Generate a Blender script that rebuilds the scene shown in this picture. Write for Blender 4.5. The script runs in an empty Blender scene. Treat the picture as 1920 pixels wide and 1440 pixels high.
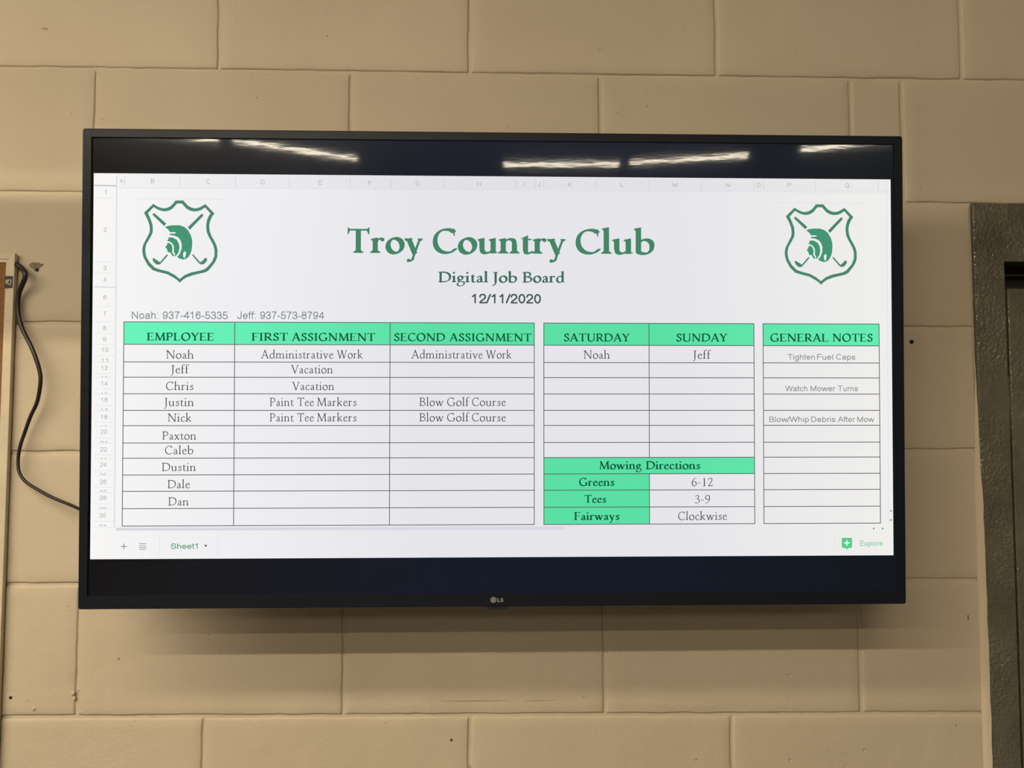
import bpy, bmesh, math, random, json
from mathutils import Vector, Matrix, noise
from mathutils.geometry import tessellate_polygon

random.seed(11)
SC = bpy.context.scene
COL = SC.collection

# measured layout (metres in the room, millimetres on the display panel)
DATA = json.loads('''{"cam":{"loc":[0.4412,-1.22,1.75],
"f":1442.0,"right":[0.9996508061642898,-0.02639945198109017,0.0011552792664343713],
"up":[-0.002598369546916034,-0.0546949298938564,0.9984997311565005],
"fwd":[0.026296657787312022,0.9981540630478865,0.05474442629357581]},"tv":{"loc":[0.4498,-0.1682,1.8293],
"x":[0.9999984987246089,-9.860190477955613e-05,0.0017299786682776564],
"up":[-0.001732476330265394,-0.03800861485824259,0.9992759097077858]},"bed":[[-0.2949,2.3213,1.2178,2.3205],[-0.2879,2.1188,1.1352,2.1134],[-0.2477,1.9107,1.1557,1.9095],[-0.2409,1.7078,1.1673,1.7115],[-0.2585,1.5053,1.1611,1.506],[-0.2676,1.3051,1.1805,1.2984]],
"perp":{"-1":[0.0005,0.4042,0.8085,1.2162],
"0":[-0.1925,0.2131,0.6169,1.0287,1.1139],
"4":[-0.1932,0.2134,0.6191,1.0239],
"5":[0.0004,0.4088,0.8174]},"door":{"xo":1.2236,"zt":2.1143,"xi":1.2733,"zi":2.0177,"zd":2.0035,"zs":1.9742},"board":{"xo":-0.3048,"zt":2.019,"xi":-0.3184,"zi":2.0062,"st":[-0.3187,1.9831,-0.3065,1.9643]},"cable":[[-0.3037,-0.0075,2.0023],[-0.2998,-0.009,2.0003],[-0.2912,-0.012,1.9943],[-0.2837,-0.018,1.9864],[-0.2834,-0.018,1.978],[-0.2899,-0.014,1.9675],[-0.2959,-0.0105,1.9567],[-0.2979,-0.0095,1.9431],[-0.2969,-0.0095,1.9268],[-0.293,-0.011,1.9124],[-0.2845,-0.014,1.8953],[-0.2692,-0.02,1.8724],[-0.2592,-0.022,1.8516],[-0.2533,-0.022,1.8327],[-0.2516,-0.022,1.8183],[-0.2545,-0.02,1.7991],[-0.2592,-0.018,1.7828],[-0.2682,-0.016,1.7648],[-0.2767,-0.014,1.7422],[-0.2839,-0.014,1.7176],[-0.286,-0.014,1.6972],[-0.2825,-0.016,1.679],[-0.2716,-0.018,1.6649],[-0.2508,-0.022,1.653],[-0.2239,-0.03,1.6416],[-0.1923,-0.04,1.6318],[-0.154,-0.06,1.6228],[-0.0938,-0.08,1.6134]],
"marks":{"chip":[-0.2771,1.9994],
"anchor":[-0.2757,1.9951],
"hole_r":[1.1192,1.8868],
"dot1":[-0.2927,1.3348],
"dot2":[0.3799,1.2656],
"lump":[-0.1981,1.3404],
"nick":[-0.2778,2.3856],
"rust":[1.198,1.4474],
"dot3":[-0.1318,1.3922],
"scratch1":[0.4118,1.3243],
"scratch2":[0.5154,1.3235],
"end":[0.409,1.2251],
"sc":[0.0782,2.2711]},"lum":[[-5.271,-10.7353,-3.8339,-11.2972],[-3.6086,-11.2889,-1.8661,-12.2958],[0.6431,-12.5598,2.626,-12.449],[2.813,-12.3553,4.6732,-11.8361],[5.4306,-11.4796,6.6571,-10.882]],
"crest":{"outer":[[-6.11,56.05],[4.3,56.12],[10.09,49.6],[14.6,46.72],[19.1,45.48],[23.59,45.87],[27.17,47.18],[34.16,51.42],[46.64,38.56],[43.43,34.16],[40.77,28.13],[39.55,21.74],[40.5,13.55],[43.05,7.18],[46.32,1.74],[49.41,-4.62],[51.07,-10.98],[50.94,-20.09],[49.18,-25.56],[46.51,-30.12],[39.38,-39.26],[34.9,-42.01],[28.63,-43.49],[17.88,-46.09],[8.94,-49.41],[4.47,-52.52],[0.38,-56.35],[-3.23,-52.73],[-7.19,-50.03],[-16.18,-44.99],[-26.94,-42.32],[-35.91,-39.64],[-43.11,-32.41],[-48.55,-22.46],[-50.22,-15.2],[-50.26,-9.75],[-49.04,-4.29],[-43.4,6.65],[-41.11,11.21],[-40.42,15.76],[-41.19,23.03],[-43.93,30.28],[-46.29,34.82],[-48.47,38.99],[-36.02,51.27],[-31.16,48.03],[-25.77,45.7],[-20.39,45.19],[-15.91,46.5],[-12.34,48.71],[-9.67,51.46]],
"inner":[[-3.93,51.87],[2.35,51.92],[8.32,45.22],[13.73,42.16],[19.12,41.1],[24.51,41.69],[28.99,43.36],[33.83,46.68],[41.07,38.7],[38.04,33.58],[36.28,28.1],[35.42,21.71],[36.37,12.61],[38.74,7.16],[41.83,1.71],[45.1,-4.64],[46.93,-11.01],[46.98,-19.2],[43.8,-27.41],[36.66,-35.63],[32.19,-38.38],[27.71,-39.68],[16.06,-42.1],[7.12,-45.78],[0.34,-51.26],[-6.32,-45.85],[-15.31,-40.99],[-25.17,-38.68],[-33.25,-35.99],[-40.46,-28.77],[-44.99,-20.62],[-46.1,-15.18],[-46.14,-9.73],[-45.11,-4.27],[-38.92,6.67],[-36.81,11.23],[-36.3,15.78],[-36.89,23.05],[-39.45,30.31],[-43.09,38.48],[-35.63,46.72],[-29.33,43.13],[-23.94,41.34],[-19.46,41.01],[-14.09,42.32],[-9.62,45.09]],
"grip_left":[[-36.99,36.15],[-36.29,38.16],[-34.14,38.18],[-18.27,24.27],[-21.29,20.97]],
"grip_right":[[28.67,37.71],[30.82,37.72],[31.74,35.54],[13.54,16.1],[10.64,19.36]],
"shaft_left":[[-17.08,-17.56],[-15.46,-19.0],[-26.66,-31.78],[-28.1,-30.34]],
"shaft_right":[[16.63,-18.46],[18.06,-17.18],[28.18,-28.76],[26.39,-30.23]],
"head_left":[[-36.03,-22.39],[-33.15,-24.19],[-27.04,-27.79],[-25.95,-29.96],[-27.73,-31.79],[-30.95,-31.8],[-34.55,-28.74],[-36.37,-25.29]],
"head_right":[[36.4,-21.99],[37.14,-25.99],[33.22,-30.74],[28.56,-31.49],[26.39,-29.32],[31.04,-26.02],[33.53,-22.91]],
"helmet":[[-20.21,19.53],[-15.74,21.37],[-9.47,22.14],[-0.5,22.2],[5.79,20.06],[10.66,16.09],[14.84,8.83],[16.67,2.47],[16.89,-3.9],[16.05,-12.09],[14.11,-17.56],[11.45,-21.76],[7.87,-23.96],[5.19,-24.71],[-0.2,-23.46],[-3.44,-21.12],[0.12,-16.73],[2.4,-10.35],[2.72,-3.99],[1.07,1.46],[-2.19,5.63],[-7.58,7.96],[-13.86,8.83],[-13.33,10.47],[-5.81,10.88],[-5.46,12.52],[-13.35,12.66],[-15.7,16.28]],
"drop":[[6.91,-13.06],[8.71,-15.23],[8.03,-20.33],[6.25,-23.24],[4.8,-20.34],[4.77,-15.8]],
"band":[[-15.45,5.36],[-9.36,5.4],[-3.96,2.34],[-1.05,-3.1],[-0.3,-8.55],[-1.51,-14.92],[-5.06,-20.03],[-6.67,-20.41],[-5.98,-16.77],[-7.78,-14.96],[-7.84,-6.78],[-10.38,-2.24],[-13.26,-0.44],[-17.39,0.99],[-15.25,3.0]],
"face":[[-16.48,-1.92],[-13.25,-2.44],[-10.72,-5.16],[-9.61,-9.51],[-10.29,-14.97],[-7.4,-18.23],[-8.46,-20.78],[-10.99,-18.25],[-12.44,-15.35],[-16.03,-14.64],[-17.13,-11.01],[-19.48,-7.39],[-17.35,-5.56]]},"crest_at":[[-433.89,172.33],[448.92,173.25]],
"tri":[[[-398.49,-239.92],[-393.49,-239.94],[-395.97,-243.17]],[[521.82,-219.98],[521.79,-223.29],[519.57,-221.66]],[[532.89,-220.02],[532.86,-223.33],[535.12,-221.72]],[[543.71,-198.03],[547.16,-198.05],[545.45,-195.83]],[[543.61,-209.23],[547.06,-209.25],[545.31,-211.45]]],
"icon":[[477.0,-234.24],[489.8,-234.29],[490.6,-235.22],[490.5,-247.16],[489.69,-248.09],[485.64,-248.47],[483.2,-250.45],[481.06,-248.45],[476.89,-248.03],[476.09,-247.1],[476.18,-235.16]],
"star":[[483.31,-236.65],[484.5,-240.11],[488.26,-241.32],[484.48,-242.49],[483.24,-245.94],[482.05,-242.48],[478.29,-241.27],[482.07,-240.1]],
"logo":[-6.16,-316.08,-1.0,-319.23,7.88,-313.49],
"sensor":[-15.98,-324.92,13.48,-329.82]}''')

# ------------------------------------------------------------------ camera
cam = bpy.data.cameras.new('camera')
cam_ob = bpy.data.objects.new('camera', cam)
COL.objects.link(cam_ob)
c = DATA['cam']
cam.sensor_width = 36.0
cam.lens = 36.0 * c['f'] / 1920.0
cam.clip_start = 0.02
_r, _u, _f = Vector(c['right']), Vector(c['up']), Vector(c['fwd'])
cam_ob.matrix_world = Matrix(((_r.x, _u.x, -_f.x, c['loc'][0]), (_r.y, _u.y, -_f.y, c['loc'][1]),
                              (_r.z, _u.z, -_f.z, c['loc'][2]), (0, 0, 0, 1)))
SC.camera = cam_ob

# ------------------------------------------------------------------ world, exposure, lamp strength
world = bpy.data.worlds.new('world')
world.use_nodes = True
world.node_tree.nodes['Background'].inputs[0].default_value = (1.0, 0.85, 0.66, 1)
world.node_tree.nodes['Background'].inputs[1].default_value = 0.004
SC.world = world
SC.view_settings.view_transform = 'Standard'
SC.view_settings.look = 'None'
SC.view_settings.gamma = 1.0
SC.view_settings.exposure = 0.0
SC.view_settings.use_curve_mapping = False
TUBE_COLOR = (1.0, 0.875, 0.675)
TUBE_FAR = 72.0        # row of tubes mirrored in the display
TUBE_NEAR = 30.0       # row of tubes above the viewer
TUBE_MID = 122.0       # the overhead row between the two
SCREEN_GAIN = 1.0
ROOM_X0, ROOM_X1, ROOM_Y0, CEIL = -11.0, 8.5, -14.0, 5.45
LAMP_Z = 5.36


# ------------------------------------------------------------------ helpers
def lin(v):
    v = v / 255.0
    return v / 12.92 if v <= 0.04045 else ((v + 0.055) / 1.055) ** 2.4


def srgb(r, g, b):
    return (lin(r), lin(g), lin(b), 1.0)


def new_mat(name):
    m = bpy.data.materials.new(name)
    m.use_nodes = True
    nt = m.node_tree
    return m, nt, nt.nodes['Principled BSDF']


def simple(name, col, rough=0.5, metal=0.0, spec=0.5):
    m, nt, b = new_mat(name)
    b.inputs['Base Color'].default_value = (*col[:3], 1)
    b.inputs['Roughness'].default_value = rough
    b.inputs['Metallic'].default_value = metal
    b.inputs['Specular IOR Level'].default_value = spec
    return m


def nd(nt, kind, **kw):
    n = nt.nodes.new(kind)
    for k, v in kw.items():
        if k in n.inputs:
            n.inputs[k].default_value = v
        else:
            setattr(n, k, v)
    return n


def ramp(nt, src, stops):
    n = nt.nodes.new('ShaderNodeValToRGB')
    el = n.color_ramp.elements
    while len(el) > 1:
        el.remove(el[-1])
    el[0].position, el[0].color = stops[0][0], stops[0][1]
    for p, cc in stops[1:]:
        e = el.new(p)
        e.color = cc
    nt.links.new(src, n.inputs[0])
    return n


def obj(name, verts, faces, mat, parent=None, smooth=False):
    me = bpy.data.meshes.new(name)
    me.from_pydata([tuple(v) for v in verts], [], faces)
    me.validate()
    me.update()
    if smooth:
        for p in me.polygons:
            p.use_smooth = True
    o = bpy.data.objects.new(name, me)
    if mat:
        me.materials.append(mat)
    COL.objects.link(o)
    if parent:
        o.parent = parent
    return o


def from_bm(name, bm, mat, parent=None, smooth=False):
    me = bpy.data.meshes.new(name)
    bm.to_mesh(me)
    bm.free()
    if smooth:
        for p in me.polygons:
            p.use_smooth = True
    o = bpy.data.objects.new(name, me)
    me.materials.append(mat)
    COL.objects.link(o)
    if parent:
        o.parent = parent
    return o


def empty(name, loc=(0, 0, 0)):
    o = bpy.data.objects.new(name, None)
    o.location = loc
    o.empty_display_size = 0.05
    COL.objects.link(o)
    return o


def tag(o, label=None, cat=None, group=None, kind=None):
    if label: o['label'] = label
    if cat: o['category'] = cat
    if group: o['group'] = group
    if kind: o['kind'] = kind
    return o


def box_bm(x0, x1, y0, y1, z0, z1, bevel=0.0, seg=2, bm=None):
    own = bm is None
    b = bmesh.new()
    bmesh.ops.create_cube(b, size=1)
    for v in b.verts:
        v.co = Vector(((x0 + x1) / 2 + v.co.x * (x1 - x0), (y0 + y1) / 2 + v.co.y * (y1 - y0), (z0 + z1) / 2 + v.co.z * (z1 - z0)))
    if bevel:
        bmesh.ops.bevel(b, geom=b.edges[:], offset=bevel, segments=seg, profile=0.5, affect='EDGES')
    if own:
        return b
    me = bpy.data.meshes.new('t')
    b.to_mesh(me)
    b.free()
    bm.from_mesh(me)
    bpy.data.meshes.remove(me)
    return bm


def box(name, x0, x1, y0, y1, z0, z1, mat, parent=None, bevel=0.0, seg=2):
    return from_bm(name, box_bm(x0, x1, y0, y1, z0, z1, bevel, seg), mat, parent)


def smooth_path(pts, n=6):
    out = []
    P = [Vector(p) for p in pts]
    P = [P[0] * 2 - P[1]] + P + [P[-1] * 2 - P[-2]]
    for i in range(1, len(P) - 2):
        for k in range(n):
            t = k / n
            a, b, c_, d = P[i - 1], P[i], P[i + 1], P[i + 2]
            out.append(0.5 * ((2 * b) + (-a + c_) * t + (2 * a - 5 * b + 4 * c_ - d) * t * t + (-a + 3 * b - 3 * c_ + d) * t ** 3))
    out.append(P[-2])
    return out


def tube(name, path, rad, mat, parent=None, sides=10):
    vs, fs = [], []
    up = Vector((0, 1, 0.01))
    n = len(path)
    for i, p in enumerate(path):
        d = (path[min(i + 1, n - 1)] - path[max(i - 1, 0)]).normalized()
        a = d.cross(up)
        if a.length < 1e-4:
            a = d.cross(Vector((1, 0, 0)))
        a.normalize()
        b = d.cross(a).normalized()
        r = rad(i / (n - 1)) if callable(rad) else rad
        ra, rb = r if isinstance(r, tuple) else (r, r)
        for k in range(sides):
            t = 2 * math.pi * k / sides
            vs.append(p + a * math.cos(t) * ra + b * math.sin(t) * rb)
    for i in range(n - 1):
        for k in range(sides):
            k2 = (k + 1) % sides
            fs.append((i * sides + k, i * sides + k2, (i + 1) * sides + k2, (i + 1) * sides + k))
    fs.append(tuple(range(sides))[::-1])
    fs.append(tuple((n - 1) * sides + k for k in range(sides)))
    return obj(name, vs, fs, mat, parent, smooth=True)


# ------------------------------------------------------------------ materials
def painted_block(name, base, dark, bump=0.75):
    m, nt, b = new_mat(name)
    L = nt.links
    geo = nd(nt, 'ShaderNodeNewGeometry')
    big = nd(nt, 'ShaderNodeTexNoise', Scale=3.0, Detail=4.0, Roughness=0.6)
    L.new(geo.outputs['Position'], big.inputs['Vector'])
    mot = ramp(nt, big.outputs['Fac'], [(0.3, (*dark, 1)), (0.7, (*base, 1))])
    L.new(mot.outputs[0], b.inputs['Base Color'])
    b.inputs['Roughness'].default_value = 0.62
    b.inputs['Specular IOR Level'].default_value = 0.3
    f1 = nd(nt, 'ShaderNodeTexNoise', Scale=240.0, Detail=5.0, Roughness=0.65)
    f2 = nd(nt, 'ShaderNodeTexNoise', Scale=38.0, Detail=3.0, Roughness=0.55)
    pit = nd(nt, 'ShaderNodeTexVoronoi', Scale=34.0)
    L.new(geo.outputs['Position'], f1.inputs['Vector'])
    L.new(geo.outputs['Position'], f2.inputs['Vector'])
    L.new(geo.outputs['Position'], pit.inputs['Vector'])
    pr = ramp(nt, pit.outputs['Distance'], [(0.0, (0, 0, 0, 1)), (0.075, (0.2, 0.2, 0.2, 1)), (0.12, (1, 1, 1, 1))])
    # only some of the cells carry a pit
    sel = nd(nt, 'ShaderNodeSeparateColor')
    L.new(pit.outputs['Color'], sel.inputs[0])
    gt = nd(nt, 'ShaderNodeMath', operation='LESS_THAN')
    L.new(sel.outputs[0], gt.inputs[0])
    gt.inputs[1].default_value = 0.78
    mx = nd(nt, 'ShaderNodeMath', operation='MAXIMUM')
    L.new(pr.outputs[0], mx.inputs[0])
    L.new(gt.outputs[0], mx.inputs[1])
    add = nd(nt, 'ShaderNodeMath', operation='MULTIPLY_ADD')
    L.new(f2.outputs['Fac'], add.inputs[0])
    add.inputs[1].default_value = 1.6
    L.new(f1.outputs['Fac'], add.inputs[2])
    ad2 = nd(nt, 'ShaderNodeMath', operation='ADD')
    L.new(add.outputs[0], ad2.inputs[0])
    L.new(mx.outputs[0], ad2.inputs[1])
    bp_ = nd(nt, 'ShaderNodeBump', Strength=bump, Distance=0.0012)
    L.new(ad2.outputs[0], bp_.inputs['Height'])
    L.new(bp_.outputs[0], b.inputs['Normal'])
    return m


M_BLOCK = painted_block('painted_block', (0.63, 0.53, 0.385), (0.57, 0.475, 0.34))
M_CAULK = painted_block('painted_caulk', (0.66, 0.56, 0.41), (0.60, 0.5, 0.36), 0.25)
M_ROOM = painted_block('painted_room_wall', (0.17, 0.15, 0.12), (0.15, 0.13, 0.105), 0.3)


def speckle(name, a, b_, scale, rough=0.8, bump=0.2):
    m, nt, b = new_mat(name)
    geo = nd(nt, 'ShaderNodeNewGeometry')
    n = nd(nt, 'ShaderNodeTexNoise', Scale=scale, Detail=5.0, Roughness=0.7)
    nt.links.new(geo.outputs['Position'], n.inputs['Vector'])
    r = ramp(nt, n.outputs['Fac'], [(0.35, (*a, 1)), (0.65, (*b_, 1))])
    nt.links.new(r.outputs[0], b.inputs['Base Color'])
    b.inputs['Roughness'].default_value = rough
    bu = nd(nt, 'ShaderNodeBump', Strength=bump, Distance=0.001)
    nt.links.new(n.outputs['Fac'], bu.inputs['Height'])
    nt.links.new(bu.outputs[0], b.inputs['Normal'])
    return m


M_CORK = speckle('cork', (0.20, 0.085, 0.022), (0.27, 0.125, 0.038), 160, 0.85, 0.5)
M_WOOD = speckle('whitewashed_wood', (0.60, 0.505, 0.355), (0.68, 0.585, 0.42), 30, 0.6, 0.15)
M_WOOD_SIDE = M_WOOD
M_FLOOR = speckle('concrete_floor', (0.055, 0.052, 0.047), (0.075, 0.07, 0.063), 6, 0.5, 0.1)
M_CEIL = speckle('ceiling_paint', (0.16, 0.155, 0.15), (0.19, 0.185, 0.18), 8, 0.8, 0.1)
M_PLASTIC = speckle('black_plastic', (0.009, 0.0110, 0.017), (0.013, 0.0155, 0.024), 900, 0.34, 0.05)
M_PLASTIC.node_tree.nodes['Principled BSDF'].inputs['Specular IOR Level'].default_value = 0.2
M_HOUSING = simple('rear_housing', (0.012, 0.012, 0.013), 0.6)
M_CABLE = simple('cable_rubber', (0.018, 0.010, 0.008), 0.45)
M_STEEL = simple('bracket_steel', (0.05, 0.05, 0.05), 0.45, 0.6)
M_HOLE = simple('hole_dark', (0.012, 0.009, 0.006), 0.9)
M_CHIP = speckle('bare_block', (0.17, 0.125, 0.075), (0.30, 0.23, 0.15), 220, 0.95, 0.6)
M_RUST = simple('rust_mark', (0.26, 0.13, 0.06), 0.85)
M_SCUFF = simple('scuff_mark', (0.40, 0.31, 0.21), 0.85)
M_BADGE = simple('badge_grey', (0.30, 0.29, 0.27), 0.4, 0.2)
M_BADGE_DARK = simple('badge_dark', (0.10, 0.10, 0.095), 0.5)
M_STICKER = simple('sticker_black', (0.014, 0.010, 0.008), 0.5)
M_STICKER_WHITE = simple('sticker_white', (0.62, 0.55, 0.42), 0.5)
M_HOUSE = simple('luminaire_enamel', (0.75, 0.73, 0.68), 0.4)


def frame_paint():
    m, nt, b = new_mat('hammered_frame_paint')
    L = nt.links
    geo = nd(nt, 'ShaderNodeNewGeometry')
    n = nd(nt, 'ShaderNodeTexNoise', Scale=9.0, Detail=5.0, Roughness=0.65)
    L.new(geo.outputs['Position'], n.inputs['Vector'])
    r = ramp(nt, n.outputs['Fac'], [(0.3, (0.125, 0.112, 0.078, 1)), (0.7, (0.225, 0.202, 0.15, 1))])
    L.new(r.outputs[0], b.inputs['Base Color'])
    b.inputs['Roughness'].default_value = 0.2
    b.inputs['Metallic'].default_value = 0.25
    v = nd(nt, 'ShaderNodeTexNoise', Scale=190.0, Detail=1.5, Roughness=0.5)
    L.new(geo.outputs['Position'], v.inputs['Vector'])
    w = nd(nt, 'ShaderNodeTexNoise', Scale=60.0, Detail=3.0, Roughness=0.5)
    L.new(geo.outputs['Position'], w.inputs['Vector'])
    a = nd(nt, 'ShaderNodeMath', operation='MULTIPLY_ADD')
    L.new(w.outputs['Fac'], a.inputs[0])
    a.inputs[1].default_value = 0.7
    L.new(v.outputs['Fac'], a.inputs[2])
    bu = nd(nt, 'ShaderNodeBump', Strength=1.0, Distance=0.0042)
    worn = nd(nt, 'ShaderNodeTexNoise', Scale=11.0, Detail=2.0)
    L.new(geo.outputs['Position'], worn.inputs['Vector'])
    rel = nd(nt, 'ShaderNodeMapRange')
    rel.inputs['From Min'].default_value, rel.inputs['From Max'].default_value = 0.4, 0.65
    rel.inputs['To Min'].default_value, rel.inputs['To Max'].default_value = 0.22, 0.8
    L.new(worn.outputs['Fac'], rel.inputs['Value'])
    L.new(rel.outputs[0], bu.inputs['Strength'])
    L.new(a.outputs[0], bu.inputs['Height'])
    L.new(bu.outputs[0], b.inputs['Normal'])
    return m


M_FRAME = frame_paint()


def tube_mat(name, strength):
    m, nt, b = new_mat(name)
    b.inputs['Base Color'].default_value = (0.8, 0.8, 0.8, 1)
    b.inputs['Emission Color'].default_value = (*TUBE_COLOR, 1)
    b.inputs['Emission Strength'].default_value = strength
    return m


M_TUBE_FAR = tube_mat('fluorescent_far', TUBE_FAR)
M_TUBE_MID = tube_mat('fluorescent_mid', TUBE_MID)
M_TUBE_NEAR = tube_mat('fluorescent_near', TUBE_NEAR)


def panel_mat(name, col, gain=1.0, uneven=False):
    """A lit pixel colour behind the display's smooth, faintly hazy glass."""
    m, nt, b = new_mat(name)
    L = nt.links
    b.inputs['Base Color'].default_value = (0.0022, 0.0022, 0.003, 1)
    b.inputs['Roughness'].default_value = 0.22
    b.inputs['Specular IOR Level'].default_value = 0.11
    b.inputs['Coat Weight'].default_value = 0.6
    b.inputs['Coat Roughness'].default_value = 0.035
    b.inputs['Coat IOR'].default_value = 1.45
    tc = nd(nt, 'ShaderNodeTexCoord')
    mp = nd(nt, 'ShaderNodeMapping')
    mp.inputs['Scale'].default_value = (26, 1, 120)
    L.new(tc.outputs['Object'], mp.inputs[0])
    no = nd(nt, 'ShaderNodeTexNoise', Scale=1.0, Detail=2.0)
    L.new(mp.outputs[0], no.inputs['Vector'])
    bu = nd(nt, 'ShaderNodeBump', Strength=0.5, Distance=0.00003)
    L.new(no.outputs['Fac'], bu.inputs['Height'])
    L.new(bu.outputs[0], b.inputs['Coat Normal'])
    b.inputs['Emission Strength'].default_value = gain * SCREEN_GAIN
    if uneven:
        # emission colour shifts from the middle to the two short sides
        sep = nd(nt, 'ShaderNodeSeparateXYZ')
        L.new(tc.outputs['Object'], sep.inputs[0])
        mr = nd(nt, 'ShaderNodeMapRange')
        mr.inputs['From Min'].default_value = -0.56
        mr.inputs['From Max'].default_value = 0.56
        L.new(sep.outputs['X'], mr.inputs['Value'])
        a, b2, c2, d2 = uneven
        r = ramp(nt, mr.outputs[0], [(0.0, a), (0.12, b2), (0.42, c2), (0.7, c2), (1.0, d2)])
        L.new(r.outputs[0], b.inputs['Emission Color'])
    else:
        b.inputs['Emission Color'].default_value = col
    return m


M_PIXEL_BLACK = panel_mat('panel_black', srgb(16, 18, 26), 1.0, (srgb(8, 8, 9), srgb(12, 14, 20), srgb(11, 20, 36), srgb(14, 20, 26)))
M_PAGE = panel_mat('panel_white', None, 1.0, (srgb(250, 249, 247), srgb(243, 242, 244), srgb(231, 231, 236), srgb(242, 241, 238)))
M_HEAD_BG = panel_mat('panel_green_fill', None, 1.0, (srgb(105, 248, 190), srgb(103, 244, 187), srgb(90, 225, 166), srgb(104, 240, 182)))
PIX = dict(
    title=srgb(66, 132, 100), sub=srgb(62, 105, 88), date=srgb(66, 84, 84), phone=srgb(108, 128, 128), head=srgb(0, 86, 58),
    cell=srgb(70, 64, 70), mow=srgb(0, 82, 54), note=srgb(128, 124, 126), tab=srgb(70, 148, 104), explore=srgb(120, 196, 160),
    axis=srgb(176, 176, 178), rule=srgb(92, 84, 92), tick=srgb(205, 205, 208), faint=srgb(226, 226, 229), pale=srgb(222, 223, 226),
    scroll=srgb(219, 217, 228), ink=srgb(105, 105, 108), crest=srgb(72, 134, 108), crest_fill=srgb(66, 150, 116), icon=srgb(88, 205, 140),
    white=srgb(250, 252, 250), pagehead=srgb(240, 240, 242))
PM = {k: panel_mat('panel_' + k, v) for k, v in PIX.items()}

# ------------------------------------------------------------------ room shell
DR = DATA['door']
BD = DATA['board']
wall = tag(empty('wall_back'), kind='structure')
JD = 0.0026          # depth of the mortar joints
# continuous mortar bed behind the blocks, with the door opening left free
door_l, door_r, door_t = DR['xo'] + 0.012, DR['xo'] + 1.02, DR['zt'] - 0.012
bm = bmesh.new()
box_bm(ROOM_X0, door_l, JD, 0.2, 0, CEIL, bm=bm)
box_bm(door_r, ROOM_X1, JD, 0.2, 0, CEIL, bm=bm)
box_bm(door_l, door_r, JD, 0.2, door_t, CEIL, bm=bm)
from_bm('mortar', bm, M_BLOCK, wall)


def block(x0, x1, zb0, zb1, zt0, zt1, fine, seed):
    """One painted masonry block: its face stands proud of the joints, arrises rounded and slightly ragged.
    zb0/zb1: bottom edge height at its left/right end, zt0/zt1: top edge."""
    g = 0.0021        # half of a joint
    nx, nz = (30, 16) if fine else (2, 2)
    us = [0.0, 0.35, 1.0] if fine else [0.0, 1.0]
    w, h = x1 - x0, (zt0 - zb0)
    ex = [0, 0.0013 / w, 0.0034 / w] + [0.0034 / w + (1 - 0.0068 / w) * k / nx for k in range(1, nx)] + [1 - 0.0034 / w, 1 - 0.0013 / w, 1]
    ez = [0, 0.0013 / h, 0.0034 / h] + [0.0034 / h + (1 - 0.0068 / h) * k / nz for k in range(1, nz)] + [1 - 0.0034 / h, 1 - 0.0013 / h, 1]
    NX, NZ = len(ex), len(ez)
    vs, fs = [], []
    for j, tz in enumerate(ez):
        for i, tx in enumerate(ex):
            x = x0 + g + (w - 2 * g) * tx
            zb = zb0 + (zb1 - zb0) * tx + g
            zt = zt0 + (zt1 - zt0) * tx - g
            z = zb + (zt - zb) * tz
            di, dj = min(i, NX - 1 - i), min(j, NZ - 1 - j)
            e = min(di, dj)
            y = (JD + 0.001, 0.0007, 0.0)[min(e, 2)]
            if fine and e <= 2:
                k = 0.0013
                z += k * noise.noise(Vector((x * 45, z * 9, seed))) * (1 if dj <= 2 else 0)
                x += k * noise.noise(Vector((x * 9, z * 45, seed + 7))) * (1 if di <= 2 else 0)
            if fine:
                y += 0.0007 * noise.noise(Vector((x * 14, z * 14, 3)))
            vs.append((x, y, z))
    for j in range(NZ - 1):
        for i in range(NX - 1):
            a = j * NX + i
            fs.append((a, a + 1, a + NX + 1, a + NX))
    o = obj('concrete_block', vs, fs, M_BLOCK, wall, smooth=fine)
    return o


beds = DATA['bed']          # six measured bed joints, top one first
B2 = 0.2032


def bed(j, x):
    """height of bed joint j (0 = the highest measured one) at x"""
    if 0 <= j <= 5:
        a = beds[j]
        t = (min(max(x, -0.6), 1.6) - a[0]) / (a[2] - a[0])
        return a[1] + (a[3] - a[1]) * t
    if j < 0:
        return bed(0, x) - j * B2
    return bed(5, x) - (j - 5) * B2


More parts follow.
